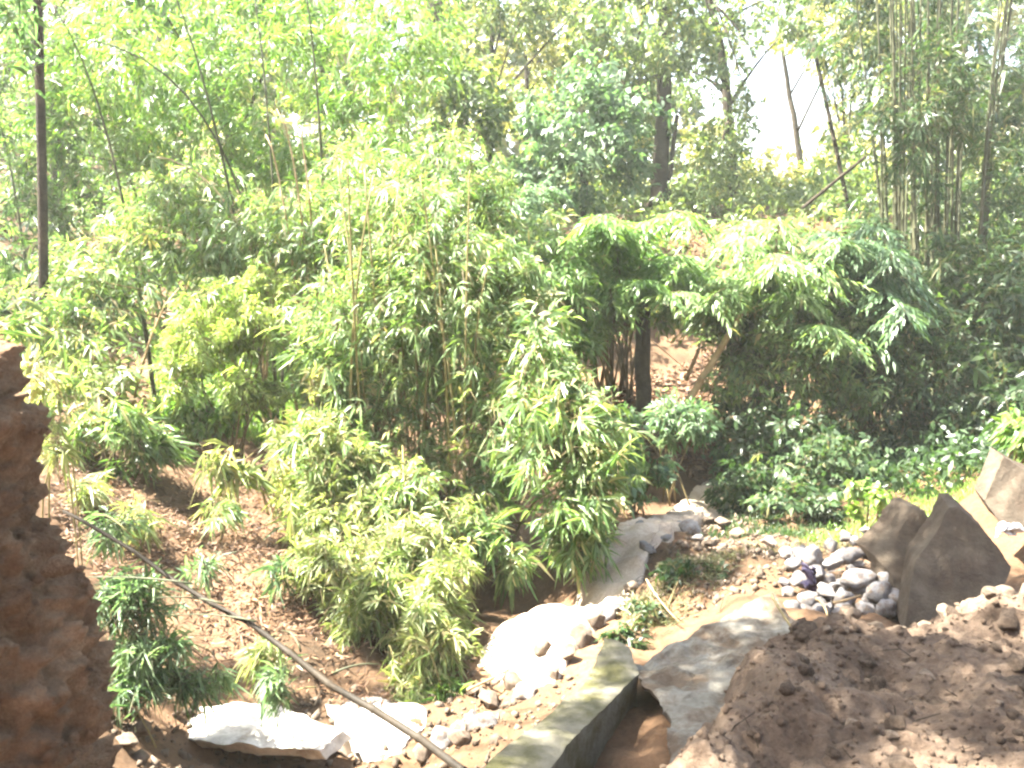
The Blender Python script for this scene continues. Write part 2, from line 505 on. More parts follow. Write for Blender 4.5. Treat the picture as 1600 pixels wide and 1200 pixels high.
def mound_z(x, y):
    x = np.atleast_1d(np.asarray(x, float))
    y = np.atleast_1d(np.asarray(y, float))
    z = np.zeros(len(x))
    for k in range(0, len(x), 20000):
        r = np.sqrt((x[k:k + 20000, None] - MP[None, :, 0]) ** 2 + (y[k:k + 20000, None] - MP[None, :, 1]) ** 2 + 0.05)
        z[k:k + 20000] = r @ _BW + 1.4
    P = np.stack([x, y, 0 * x], 1)
    wp = P + 0.05 * np.stack([fbm(P * 7, 60, 2), fbm(P * 7, 61, 2), 0 * x], 1)
    clod = (1 - lumps(wp, 3.4, 70)) * 0.11 * np.clip(0.5 + fbm(P * 2.1, 66, 2), 0, 1) + (1 - lumps(wp, 12.0, 71)) * 0.035 * np.clip(0.6 + fbm(P * 3.1, 67, 2), 0, 1)
    return z + 0.07 * fbm(P * 2.5, 50, 3) + 1.5 * clod - 0.05 + 0.02 * fbm(P * 20, 55, 3)


gx, gy = np.linspace(0.25, 4.4, 260), np.linspace(1.3, 6.0, 280)
X, Y = np.meshgrid(gx, gy)
x, y = X.ravel(), Y.ravel()
V = np.stack([x, y, mound_z(x, y)], 1)
link('earth_mound', raw_mesh('earth_mound', V, grid_faces(280, 260)[:, ::-1], M['soil'], smooth=True), kind='structure')


# ------------------------------------------------------------------ concrete and slabs
def slab_from(name, top, thick_vec, mat, label, cat, amp=0.008, seed=3, cuts=14, group=None):
    """a broken plate: outline (world points, in order) extruded along thick_vec, subdivided and roughened"""
    bm = bmesh.new()
    a = [bm.verts.new(p) for p in top]
    b = [bm.verts.new(np.asarray(p) + np.asarray(thick_vec)) for p in top]
    n = len(top)
    bm.faces.new(a)
    bm.faces.new(b[::-1])
    for i in range(n):
        bm.faces.new((a[i], b[i], b[(i + 1) % n], a[(i + 1) % n]))
    bmesh.ops.recalc_face_normals(bm, faces=bm.faces)
    bmesh.ops.triangulate(bm, faces=bm.faces)
    for _ in range(6):
        long = [e for e in bm.edges if e.calc_length() > 0.045]
        if not long:
            break
        bmesh.ops.subdivide_edges(bm, edges=long, cuts=1)
        bmesh.ops.triangulate(bm, faces=bm.faces)
    co = np.array([v.co for v in bm.verts])
    d = np.stack([fbm(co * 7, seed, 4), fbm(co * 7, seed + 11, 4), fbm(co * 7, seed + 23, 4)], 1) * amp
    d += np.stack([fbm(co * 22, seed + 1, 2), fbm(co * 22, seed + 2, 2), fbm(co * 22, seed + 3, 2)], 1) * amp * 0.5
    d += np.stack([vnoise(co * 2.2, seed + 5), vnoise(co * 2.2, seed + 6), vnoise(co * 2.2, seed + 7)], 1) * amp * 1.5
    for v, q in zip(bm.verts, d):
        v.co += Vector(q)
    c = co.mean(0)
    for v in bm.verts:
        v.co -= Vector(c)
    me = bpy.data.meshes.new(name)
    bm.to_mesh(me)
    bm.free()
    for p in me.polygons:
        p.use_smooth = True
    me.set_sharp_from_angle(angle=rad(38))
    me.materials.append(mat)
    o = link(name, me, None, label, cat, group)
    o.location = c
    return o


# drain wall: top face with broken far end, dark side to the right
slab_from('concrete_wall', [at(700, 1262, 3.0), at(800, 1285, 2.95), at(900, 1148, 3.6), at(1000, 1052, 4.25), at(985, 1012, 4.5), at(945, 998, 4.6), at(915, 1070, 4.15), at(800, 1158, 3.55)],
          (0.0, 0.05, -0.55), M['concrete_moss'], 'mossy concrete drain wall running down to the bottom edge, broken at its far end', 'concrete wall', 0.008, 3)
# leaning slab beside it
slab_from('leaning_slab', [at(983, 1042, 4.45), at(1090, 985, 4.75), at(1205, 925, 5.1), at(1262, 985, 4.55), at(1330, 1080, 3.75), at(1180, 1260, 2.9), at(1030, 1260, 2.95), at(1046, 1130, 3.65)],
          (0.07, 0.13, -0.12), M['concrete'], 'large grey concrete slab leaning beside the drain wall, half buried in brown earth', 'concrete slab', 0.024, 13)
# triangular plates
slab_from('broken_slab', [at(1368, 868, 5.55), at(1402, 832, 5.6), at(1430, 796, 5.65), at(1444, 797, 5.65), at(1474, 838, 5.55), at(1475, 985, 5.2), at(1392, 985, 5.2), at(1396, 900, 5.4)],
          (-0.06, 0.22, 0.02), M['slab_shade'], 'pointed broken concrete plate leaning behind the larger plate, next to the grey cobbles', 'concrete slab', 0.007, 21)
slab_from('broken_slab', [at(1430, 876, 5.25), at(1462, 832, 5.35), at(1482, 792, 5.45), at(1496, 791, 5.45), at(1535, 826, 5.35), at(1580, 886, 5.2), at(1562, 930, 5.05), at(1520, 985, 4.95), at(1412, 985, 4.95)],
          (0.05, 0.24, 0.02), M['slab_shade'], 'large dark broken concrete plate standing on its edge like a pyramid', 'concrete slab', 0.007, 22)
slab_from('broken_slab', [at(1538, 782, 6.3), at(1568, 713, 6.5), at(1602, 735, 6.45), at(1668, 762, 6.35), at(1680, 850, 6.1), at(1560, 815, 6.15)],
          (0.05, 0.25, 0.02), M['slab_shade'], 'dark broken concrete plate cut off by the right edge of the picture', 'concrete slab', 0.006, 23)
# pale flat stones
zs_ = 0.66
slab_from('flat_stone', [on_z(232, 1117, zs_), on_z(281, 1108, zs_), on_z(356, 1099, zs_), on_z(424, 1100, zs_), on_z(487, 1126, zs_), on_z(540, 1142, zs_), on_z(500, 1172, zs_), on_z(431, 1168, zs_), on_z(337, 1164, zs_), on_z(296, 1152, zs_), on_z(255, 1138, zs_)],
          (0.03, 0.03, -0.075), M['pale_stone'], 'big flat white stone lying in full sun at the bottom left', 'stone', 0.016, 33)
zs2 = 0.55
slab_from('flat_stone', [on_z(505, 1098, zs2), on_z(560, 1088, zs2), on_z(640, 1094, zs2), on_z(668, 1112, zs2), on_z(652, 1142, zs2), on_z(612, 1168, zs2), on_z(570, 1182, zs2), on_z(552, 1160, zs2), on_z(530, 1132, zs2)],
          (0.0, 0.02, -0.1), M['pale_stone'], 'smaller pale flat stone under the fallen cane, right of the big white stone', 'stone', 0.022, 35)

# ------------------------------------------------------------------ stones
def rock_mesh(name, seed, angular, mat, sub=3):
    bm = bmesh.new()
    r = np.random.default_rng(seed)
    if angular:
        for _ in range(16):
            p = r.normal(size=3)
            p = p / np.linalg.norm(p) * r.uniform(0.8, 1.05)
            bm.verts.new(p * np.array([1, 0.8, 0.65]))
        h = bmesh.ops.convex_hull(bm, input=bm.verts)
        bmesh.ops.delete(bm, geom=[v for v in bm.verts if not v.link_faces], context='VERTS')
        bmesh.ops.bevel(bm, geom=list(bm.edges), offset=0.05, segments=1, affect='EDGES')
    else:
        bmesh.ops.create_icosphere(bm, subdivisions=sub, radius=1)
        co = np.array([v.co for v in bm.verts])
        d = 1 + 0.3 * vnoise(co * 1.4 + seed, seed) + 0.13 * vnoise(co * 3.1 + seed, seed + 3) + 0.04 * vnoise(co * 8 + seed, seed + 4)
        for v, k in zip(bm.verts, d):
            v.co = Vector((v.co.x * k, v.co.y * k * 0.85, v.co.z * k * 0.7))
    me = bpy.data.meshes.new(name)
    bm.to_mesh(me)
    bm.free()
    if not angular:
        for p in me.polygons:
            p.use_smooth = True
    me.materials.append(mat)
    return me


cob = [rock_mesh('cobble', 100 + i, i > 4, M['cobble']) for i in range(8)]
rub = [rock_mesh('rubble', 200 + i, True, M['rubble']) for i in range(7)]
clod = [rock_mesh('clod', 230 + i, i % 2 == 0, M['soil']) for i in range(5)]
pal = [rock_mesh('pale_rock', 300 + i, i % 2 == 0, M['pale_stone']) for i in range(3)]


def stone(meshes, p, s, label, group, name='stone', squash=1.0, snap=0.0):
    o = link(name, meshes[rng.integers(len(meshes))], None, label, 'stone', group)
    if snap:
        p = np.array(p)
        p[2] = max(mound_z(p[0], p[1])[0], ground_z(p[0], p[1])[0]) + s * snap
    o.location = p
    o.rotation_euler = rng.uniform(-0.5, 0.5, 3) + np.array([0, 0, rng.uniform(0, 6.28)])
    o.scale = np.array([s, s, s * squash]) * rng.uniform(0.8, 1.2, 3)
    return o


# cobble heap (a low cone of rounded grey cobbles left of the plates)
heap = [(1345, 905, 34), (1322, 868, 24), (1372, 925, 26), (1290, 922, 24), (1352, 950, 26), (1265, 870, 22), (1300, 880, 24), (1382, 878, 26), (1318, 935, 22),
        (1250, 905, 22), (1275, 895, 22), (1335, 845, 18), (1300, 852, 18), (1360, 860, 20), (1388, 905, 24), (1240, 880, 18), (1262, 935, 20), (1385, 950, 22), (1310, 960, 18),
        (1232, 925, 18), (1280, 955, 18), (1400, 935, 20), (1345, 985, 16), (1240, 950, 16), (1352, 828, 12), (1322, 838, 12), (1378, 845, 14)]
for k, (px, py, r) in enumerate(heap):
    D = 5.15 + (960 - py) * 0.006
    r = r * 0.9
    lab = 'largest rounded grey cobble on the front of the heap beside the broken plates' if k == 0 else 'grey cobble in the heap left of the broken plates'
    stone(cob, at(px, py, D), r * D / F, lab, None if k == 0 else 'cobbles heaped beside the broken plates', 'cobble')
for k in range(46):   # smaller ones between and below of the heap, holding up the visible ones
    px, py = rng.uniform(1225, 1400), rng.uniform(860, 990)
    D = 5.2 + (960 - py) * 0.006
    stone(cob, at(px, py, D), rng.uniform(9, 16) * D / F, 'grey cobble in the heap left of the broken plates', 'cobbles heaped beside the broken plates', 'cobble')

# blocky rubble along the crest of the mound
crest = [(1420, 960, 18), (1530, 925, 26), (1560, 940, 26), (1590, 905, 34), (1598, 950, 30), (1455, 975, 14), (1500, 968, 16), (1300, 975, 20), (1260, 965, 20), (1215, 935, 20), (1245, 1000, 16),
         (1285, 1000, 22), (1330, 1010, 18), (1370, 1000, 22), (1440, 1005, 20), (1480, 1010, 26), (1520, 990, 30), (1570, 985, 30), (1600, 1010, 26), (1540, 1020, 20), (1400, 1020, 16), (1320, 1045, 13), (1290, 1040, 12)]
for k, (px, py, r) in enumerate(crest):
    D = 4.55 - (py - 950) * 0.006
    p = at(px, py, D)
    stone(rub, p, r * D / F, 'brown block of rubble along the top of the earth mound', 'rubble along the top of the mound', 'rubble_stone', 1.0, 0.25)
mx_, my_ = rng.uniform(0.8, 2.6, 150), rng.uniform(2.5, 4.4, 150)
mz_ = mound_z(mx_, my_)
for k in range(150):
    s = float(rng.choice([0.014, 0.022, 0.035, 0.06], p=[0.3, 0.3, 0.25, 0.15]))
    stone(rub if k % 4 == 0 else clod, (mx_[k], my_[k], mz_[k] + s * 0.2), s, 'small brown stone or clod lying on the slope of the earth mound', 'stones scattered over the mound', 'rubble_stone')
# loose crumbs of soil, one mass
nc = 5200
cx_, cy_ = rng.uniform(0.5, 3.4, nc), rng.uniform(2.2, 4.9, nc)
cz_ = mound_z(cx_, cy_)
ico = np.array([(0, 0, 1), (0.9, 0, 0.2), (0.28, 0.85, 0.2), (-0.72, 0.53, 0.15), (-0.72, -0.53, 0.2), (0.28, -0.85, 0.1), (0, 0, -0.6)])
icf = np.array([(0, 1, 2), (0, 2, 3), (0, 3, 4), (0, 4, 5), (0, 5, 1), (6, 2, 1), (6, 3, 2), (6, 4, 3), (6, 5, 4), (6, 1, 5)])
sz = rng.uniform(0.004, 0.011, nc) * np.where(rng.random(nc) < 0.14, 2.3, 1.0)
VV = ico[None] * sz[:, None, None] * rng.uniform(0.55, 1.35, (nc, 7, 3)) + np.stack([cx_, cy_, cz_ + sz * 0.2], 1)[:, None]
link('soil_crumbs', raw_mesh('soil_crumbs', VV.reshape(-1, 3), (icf[None] + (np.arange(nc) * 7)[:, None, None]).reshape(-1, 3), M['soil']), kind='stuff')
nb_ = 2600
bi = rng.integers(len(BANKP), size=nb_)
sb_ = 0.005 + 0.03 * rng.random(nb_) ** 4
VV = ico[None] * sb_[:, None, None] * rng.uniform(0.5, 1.4, (nb_, 7, 3)) * rng.uniform(0.6, 1.4, (nb_, 1, 3)) + (BANKP[bi] + rng.normal(0, 0.006, (nb_, 3)))[:, None]
link('soil_crumbs', raw_mesh('soil_crumbs', VV.reshape(-1, 3), (icf[None] + (np.arange(nb_) * 7)[:, None, None]).reshape(-1, 3), M['bank']), kind='stuff')


def gravel(name, poly, n, lo, hi, mat):
    poly = np.array([at(*p)[:2] for p in poly])
    l0, h0 = poly.min(0), poly.max(0)
    x, y = rng.uniform(l0[0], h0[0], n), rng.uniform(l0[1], h0[1], n)
    c = np.zeros(n, bool)
    for i in range(len(poly)):
        (xi, yi), (xj, yj) = poly[i], poly[i - 1]
        c ^= ((yi > y) != (yj > y)) & (x < (xj - xi) * (y - yi) / (yj - yi + 1e-9) + xi)
    x, y = x[c], y[c]
    n = len(x)
    s_ = lo + (hi - lo) * rng.random(n) ** 5
    z = ground_z(x, y) + s_ * 0.15
    VV = ico[None] * s_[:, None, None] * rng.uniform(0.5, 1.4, (n, 7, 3)) * rng.uniform(0.5, 1.5, (n, 1, 3))
    an, tl = rng.uniform(0, 6.28, n), rng.normal(0, 0.5, n)
    ca, sa, cb, sb = np.cos(an)[:, None], np.sin(an)[:, None], np.cos(tl)[:, None], np.sin(tl)[:, None]
    vx, vy, vz = VV[..., 0], VV[..., 1] * cb - VV[..., 2] * sb, VV[..., 1] * sb + VV[..., 2] * cb
    VV = np.stack([vx * ca - vy * sa, vx * sa + vy * ca, vz], -1) + np.stack([x, y, z], 1)[:, None]
    link(name, raw_mesh(name, VV.reshape(-1, 3), (icf[None] + (np.arange(n) * 7)[:, None, None]).reshape(-1, 3), M[mat]), kind='stuff')


gravel('gravel', [(130, 1130, 4.1), (330, 1060, 4.9), (560, 1060, 5.3), (740, 1010, 5.6), (860, 1080, 4.9), (920, 1040, 5.1), (800, 1200, 3.9), (300, 1260, 3.6)], 3200, 0.006, 0.042, 'rubble')
gravel('gravel', [(1000, 935, 6.4), (1075, 850, 8.4), (1150, 790, 10.4), (1180, 800, 9.6), (1250, 830, 7.4), (1400, 840, 7.0), (1390, 900, 5.7), (1230, 930, 5.6), (1080, 960, 5.6), (980, 1000, 5.5)], 9000, 0.006, 0.045, 'rubble')
# rocks along the drain and the gully bed
gully = [(715, 1160, 30), (735, 1140, 26), (765, 1110, 32), (740, 1085, 24), (800, 1080, 30), (820, 1110, 26), (850, 1060, 30), (835, 1030, 20), (780, 1150, 20), (690, 1180, 26), (880, 1080, 26),
         (905, 1040, 34), (930, 1010, 30), (945, 990, 24), (885, 1000, 18), (960, 970, 18), (865, 1105, 20), (760, 1175, 24), (660, 1190, 26), (720, 1195, 24)]
for k, (px, py, r) in enumerate(gully):
    D = 6.0 - (py - 960) * 0.0068
    p = at(px, py, D)
    stone(cob if k % 4 == 1 else rub, p, r * D / F, 'grey brown rock wedged along the left side of the drain wall', 'rocks beside the drain wall', 'rock', 0.9, 0.35)
path_r = [(1080, 835, 18), (1105, 800, 16), (1010, 870, 14), (985, 895, 18), (1040, 860, 14), (960, 905, 16), (1060, 820, 12), (1130, 830, 20), (1000, 845, 10), (930, 900, 12), (1090, 860, 16), (1150, 850, 18), (1200, 868, 16), (1110, 880, 16)]
for k, (px, py, r) in enumerate(path_r):
    D = 6.6 + (900 - py) * 0.028
    q = at(px, py, D)
    q[2] = ground_z(q[0], q[1])[0] + 0.07
    stone(rub if k % 2 else cob, q, r * D / F, 'brownish stone lying along the pale channel leading back', 'stones along the channel', 'rock', 0.8)
left_r = [(180, 1120, 26), (215, 1150, 30), (150, 1160, 30), (270, 1185, 26), (200, 1195, 34), (110, 1185, 34), (320, 1195, 24), (530, 1185, 26), (420, 1200, 22), (360, 1090, 18), (330, 1075, 22), (385, 1075, 22), (440, 1075, 20), (480, 1090, 18), (505, 1075, 26), (545, 1075, 24)]
for k, (px, py, r) in enumerate(left_r):
    D = 4.7 - (py - 1070) * 0.006
    stone(rub, at(px, py, D), r * D / F, 'rough stone around the big white flat stone', 'stones around the white flat stone', 'rock', 0.85, 0.3)
o = stone(pal, at(1020, 1052, 4.4), 0.035, 'small bright white stone on the upper edge of the leaning slab', None, 'white_pebble')
o = stone([rock_mesh('bank_stone', 401, False, M['bank'])], at(92, 885, 2.86), 0.05, 'dark rounded stone sticking out of the left earth bank', None, 'rock')

# ------------------------------------------------------------------ foliage machinery
def leaves_mesh(name, B, Dr, Sd, L, Wd, tint, mat, droop=0.25):
    """B base, Dr direction, Sd width direction (n,3); 5-vertex folded leaf with a drooping tip"""
    n = len(B)
    L = L[:, None]
    Wd = Wd[:, None]
    mid = B + Dr * L * 0.42
    nrm = np.cross(Dr, Sd)
    tip = B + Dr * L
    tip[:, 2] -= (L[:, 0] * droop)
    V = np.stack([B, mid + Sd * Wd * 0.5 + nrm * Wd * 0.12, mid - nrm * Wd * 0.10, mid - Sd * Wd * 0.5 + nrm * Wd * 0.12, tip], 1).reshape(-1, 3)
    b = (np.arange(n) * 5)[:, None]
    Fc = np.concatenate([b + np.array([[0, 2, 1]]), b + np.array([[0, 3, 2]]), b + np.array([[1, 2, 4]]), b + np.array([[2, 3, 4]])], 1).reshape(-1, 3)
    return raw_mesh(name, V, Fc, mat, np.repeat(tint, 4))


def leaves2_mesh(name, B, Dr, Sd, L, Wd, tint, mat, droop=0.2):
    n = len(B)
    mid = B + Dr * (L * 0.45)[:, None]
    tip = B + Dr * L[:, None]
    tip[:, 2] -= L * droop
    h = Sd * (Wd * 0.5)[:, None]
    V = np.stack([B, mid + h, mid - h, tip], 1).reshape(-1, 3)
    b = (np.arange(n) * 4)[:, None]
    Fc = np.concatenate([b + np.array([[0, 2, 1]]), b + np.array([[1, 2, 3]])], 1).reshape(-1, 3)
    return raw_mesh(name, V, Fc, mat, np.repeat(tint, 2))


def fan(P, A, k, L, W, spread, sag, jit=0.15):
    """k leaves fanned round each spray axis; returns flat arrays"""
    m = len(P)
    up = np.array([0, 0, 1.0])
    N = norm(np.cross(A, norm(rng.normal(size=(m, 3)))) + 0.55 * up - np.array([0.25, 0.2, 0]))
    S = norm(np.cross(N, A))
    t = np.linspace(-1, 1, k)[None, :] + rng.normal(0, jit, (m, k))
    ang = t * spread
    d = A[:, None] * np.cos(ang)[..., None] + S[:, None] * np.sin(ang)[..., None]
    d[..., 2] -= sag * rng.uniform(0.2, 1.2, (m, k))
    d = norm(d)
    L = L * np.clip(rng.lognormal(-0.05, 0.28, (m, 1)), 0.5, 1.7)
    W = W * (L / np.mean(L)) ** 0.7
    B = P[:, None] - A[:, None] * (np.abs(t) * L * 0.55)[..., None] + rng.normal(0, 0.04, (m, k, 3)) * L[..., None]
    Sd = norm(np.cross(N[:, None] + rng.normal(0, 0.35, (m, k, 3)), d))
    Ls = L * rng.uniform(0.65, 1.15, (m, k)) * (1 - 0.25 * np.abs(t))
    Ws = W * rng.uniform(0.75, 1.2, (m, k))
    return B.reshape(-1, 3), d.reshape(-1, 3), Sd.reshape(-1, 3), Ls.ravel(), Ws.ravel()


def blob_points(blob, n, sub):
    """clustered points in an ellipsoid given as (px, py, rx, ry, D, depth half-thickness in m)"""
    if blob[0] == 'w':                       # already in metres: centre and half sizes
        c, R = np.array(blob[1:4]), np.array(blob[4:7])
    else:
        px, py, rx, ry, D, dz = blob
        c = at(px, py, D)
        s = D / F
        R = np.array([rx * s, dz, ry * s])
    q = rng.normal(size=(sub, 3))
    q = q / np.linalg.norm(q, axis=1)[:, None] * rng.uniform(0.25, 1, (sub, 1)) ** 0.5
    sc = c + q * R
    i = rng.integers(sub, size=n)
    p = sc[i] + rng.normal(size=(n, 3)) * np.minimum(R, 0.9) * 0.22
    out = norm((p - c) / R)
    return p, out, i


def twig_mesh(name, P, A, ln, r, mat):
    """thin bent twig reaching back from each spray"""
    n = len(P)
    back = norm(-A * 0.8 + rng.normal(0, 0.25, (n, 3)))
    m1 = P + back * (ln * 0.5)
    e = m1 + norm(back + np.array([0, 0, -0.9])) * (ln * 0.6)
    pts = np.stack([P, m1, e], 1)
    s = norm(np.cross(A, rng.normal(size=(n, 3))))
    u = norm(np.cross(A, s))
    V = []
    for a in (0, 2.09, 4.18):
        off = s * math.cos(a) + u * math.sin(a)
        V.append(pts + off[:, None] * (np.array([0.5, 0.8, 1.2]) * r)[None, :, None])
    V = np.stack(V, 2).reshape(-1, 3)
    b = (np.arange(n) * 9)[:, None]
    base = []
    for i in (0, 1):
        for j in range(3):
            k = (j + 1) % 3
            base.append([i * 3 + j, i * 3 + k, (i + 1) * 3 + k, (i + 1) * 3 + j])
    Fc = (b[:, :, None] + np.array(base)[None]).reshape(-1, 4)
    return raw_mesh(name, V, Fc, mat)


def near_leaf_meshes(mat, tag):
    out = []
    for i in range(6):
        ts = np.array([0, 0.18, 0.45, 0.75, 1.0])
        wd = np.array([0.12, 0.85, 1.0, 0.6, 0.0]) * 0.5
        bend = (0.10 + 0.06 * i) * ts ** 2
        V, Fc = [], []
        for t, ww, bn in zip(ts, wd, bend):
            V += [(-ww, t, -bn + 0.12 * ww), (0, t, -bn - 0.05 * ww), (ww, t, -bn + 0.12 * ww)]
        for j in range(4):
            a = j * 3
            Fc += [(a, a + 1, a + 4, a + 3), (a + 1, a + 2, a + 5, a + 4)]
        V = np.array(V)
        out.append(raw_mesh(tag, V, np.array(Fc), mat, np.full(8, [0.1, 0.35, 0.5, 0.65, 0.8, 0.95][i]), smooth=True))
    return out


def leaf_objects(root, P, A, k, L, W, spread, sag, meshes, tmat, name='leaf_spray'):
    """sprays whose leaves are single objects: spray (part) > leaf (sub-parts)"""
    for p, a in zip(P, A):
        a = a / np.linalg.norm(a)
        end = p
        b0 = p - a * L * 1.6 + np.array([0, 0, -0.06])
        tm = tube_mesh('twig', bez(b0 - p, -a * L * 0.7 + np.array([0, 0, 0.03]), (0, 0, 0), 5), [0.004, 0.0035, 0.003, 0.0025, 0.0015], 4, tmat)
        sp = link(name, tm, root)
        sp.location = p - np.array(root.location)
        B, d, S, Ls, Ws = fan(p[None], a[None], k, L, W, spread, sag, 0.08)
        for i in range(k):
            dd, ss = d[i], S[i]
            nn = np.cross(ss, dd)
            if nn[2] < 0:
                nn, ss = -nn, -ss
            mt = Matrix((( *(ss * Ws[i]),), (*(dd * Ls[i]),), (*(nn * Ls[i]),))).transposed().to_4x4()
            mt.translation = Vector(B[i] - p)
            lf = link('leaf', meshes[rng.integers(6)], sp)
            lf.matrix_local = mt


NEAR_LEAVES = {k: near_leaf_meshes(M[k], k) for k in ('lf_bamboo', 'lf_yellow', 'lf_blue', 'lf_vivid')}


def culm_mesh(pts, r0, r1, mat, sides=7, spacing=0.3):
    n = len(pts)
    seg = np.linalg.norm(np.diff(pts, axis=0), axis=1)
    s = np.r_[0, np.cumsum(seg)]
    tot = s[-1]
    ks, rs = [], []
    pos = 0.0
    while pos < tot:
        f = pos / tot
        r = r0 + (r1 - r0) * f
        for dd, kk in ((-0.012, 1.0), (0.0, 1.22), (0.012, 1.0)):
            if 0 <= pos + dd <= tot:
                ks.append(pos + dd)
                rs.append(r * kk)
        pos += spacing * (0.8 + 0.4 * rng.random())
    ks.append(tot)
    rs.append(r1)
    Q = np.stack([np.interp(ks, s, pts[:, j]) for j in range(3)], 1)
    return tube_mesh('culm', Q, rs, sides, mat)


def foliage(root, blobs, mat, L, W, k=7, spread=1.0, sag=0.35, twigs=True, tscale=1.0, droop=0.25, simple=False, tmat='twig', down=0.2, name='foliage', dens=1.65):
    Bs, ds, Ss, Ls, Ws, Ts, PP, AA = [], [], [], [], [], [], [], []
    for bl, n in blobs:
        n = int(n * dens)
        sub = max(4, n // 22)
        P, out, idx = blob_points(bl, n, sub)
        A = norm(out * np.array([0.8, 0.8, 0.5]) + rng.normal(0, 0.6, (n, 3)) + np.array([0, -0.2, -down]))
        PP.append(P)
        AA.append(A)
        B, d, S, l_, w_ = fan(P, A, k, L, W, spread, sag)
        ct = rng.normal(0, 0.16, sub)[idx]
        T = np.clip(0.48 + np.repeat(ct, k) + rng.normal(0, 0.25, n * k), 0, 1) * tscale
        Bs.append(B); ds.append(d); Ss.append(S); Ls.append(l_); Ws.append(w_); Ts.append(T)
    B, d, S, l_, w_, T = (np.concatenate(a) for a in (Bs, ds, Ss, Ls, Ws, Ts))
    P, A = np.concatenate(PP), np.concatenate(AA)
    loc = np.array(root.location)
    fn = leaves2_mesh if simple or loc[1] > 8.5 else leaves_mesh
    o = link(name, fn('foliage', B - loc, d, S, l_, w_, T, M[mat], droop), root, kind='stuff')
    if twigs:
        link('twigs', twig_mesh('twigs', P - loc, A, L * 1.2, 0.003, M[tmat]), root, kind='stuff')
    return P, A


def front_pick(P, A, n):
    """front-most sprays, spread out"""
    order = np.argsort(P[:, 1] + rng.uniform(0, 0.35, len(P)))
    keep = []
    for i in order:
        if all(np.linalg.norm(P[i] - P[j]) > 0.16 for j in keep):
            keep.append(i)
        if len(keep) >= n:
            break
    return keep


def culms(root, specs, mat, r0=0.02, r1=0.006, sides=7, name='culm'):
    """specs: (base xyz, mid xyz, end xyz)"""
    loc = np.array(root.location)
    for b, m_, e in specs:
        b = np.array(b); m_ = np.array(m_); e = np.array(e)
        c = 2 * m_ - 0.5 * (b + e)
        link(name, culm_mesh(bez(b, c, e, 22) - loc, r0 * rng.uniform(0.75, 1.2), r1, M[mat], sides), root)


def gpt(px, D):
    """ground point under a pixel column at distance D"""
    x = (px - 800) / F * D / math.cos(PITCH) * 0.995
    return np.array([x, D, ground_z(x, D)[0] - 0.05])


def bamboo(label, base, blobs, mat, L, W, ncane, canemat, near=0, near_mat=None, r0=0.02, k=7, twigs=True, spread=1.15, sag=0.22, group=None, tscale=1.0, extra=None, name='bamboo_clump', simple=False, dens=1.7):
    """base: (px, D, half width m); blobs: list of ((px,py,rx,ry,D,dz), n sprays)"""
    bp = gpt(base[0], base[1])
    root = thing(name, label, 'bamboo', bp, group)
    P, A = foliage(root, blobs, mat, L, W, k, spread, sag, twigs, tscale, simple=simple, dens=dens)
    sp = []
    for i in range(ncane):
        b = bp + np.array([rng.uniform(-1, 1) * base[2], rng.uniform(-1, 1) * base[2] * 0.7, 0])
        b[2] = ground_z(b[0], b[1])[0] - 0.08
        e = P[rng.integers(len(P))] + np.array([0, 0.1, 0.05])
        m_ = b * 0.45 + e * 0.55
        m_[:2] = b[:2] * 0.62 + e[:2] * 0.38
        m_[2] = max(b[2], e[2]) * 0.5 + b[2] * 0.38 + e[2] * 0.12 + (0.25 if e[2] < b[2] + 0.5 else 0.12 * (e[2] - b[2]))
        sp.append((b, m_, e))
    culms(root, sp, canemat, r0)
    if extra:
        culms(root, extra, canemat, r0)
    if near:
        ii = front_pick(P, A, near)
        leaf_objects(root, P[ii] + np.array([0, -0.06, 0.02]), A[ii], 7, L * 1.05, W * 1.05, spread, sag, NEAR_LEAVES[near_mat or mat], M[canemat])
    return root


# ------------------------------------------------------------------ main bamboos in the middle
bamboo('drooping bamboo with bright leaves overhanging the white silt bed, right side of the thicket', (760, 8.6, 0.35),
       [((885, 690, 85, 110, 7.4, 0.5), 260), ((900, 790, 60, 90, 7.3, 0.4), 130), ((830, 560, 70, 80, 7.8, 0.5), 150), ((790, 690, 90, 110, 7.9, 0.5), 140), ((760, 800, 60, 60, 7.6, 0.4), 40), ((880, 850, 40, 40, 7.2, 0.3), 30), ((745, 860, 55, 50, 7.1, 0.3), 55), ((790, 880, 35, 30, 7.0, 0.2), 20)],
       'lf_bamboo', 0.20, 0.024, 10, 'cane', near=42, r0=0.014)
UP = []
for i in range(16):
    px0, D = rng.uniform(520, 730), rng.uniform(7.7, 8.2)
    b = gpt(px0, D + 0.2)
    UP.append((b, at(px0 + rng.uniform(-15, 15), 600, D), at(px0 + rng.uniform(-60, 50), rng.uniform(250, 440), D + rng.uniform(-0.2, 0.4))))
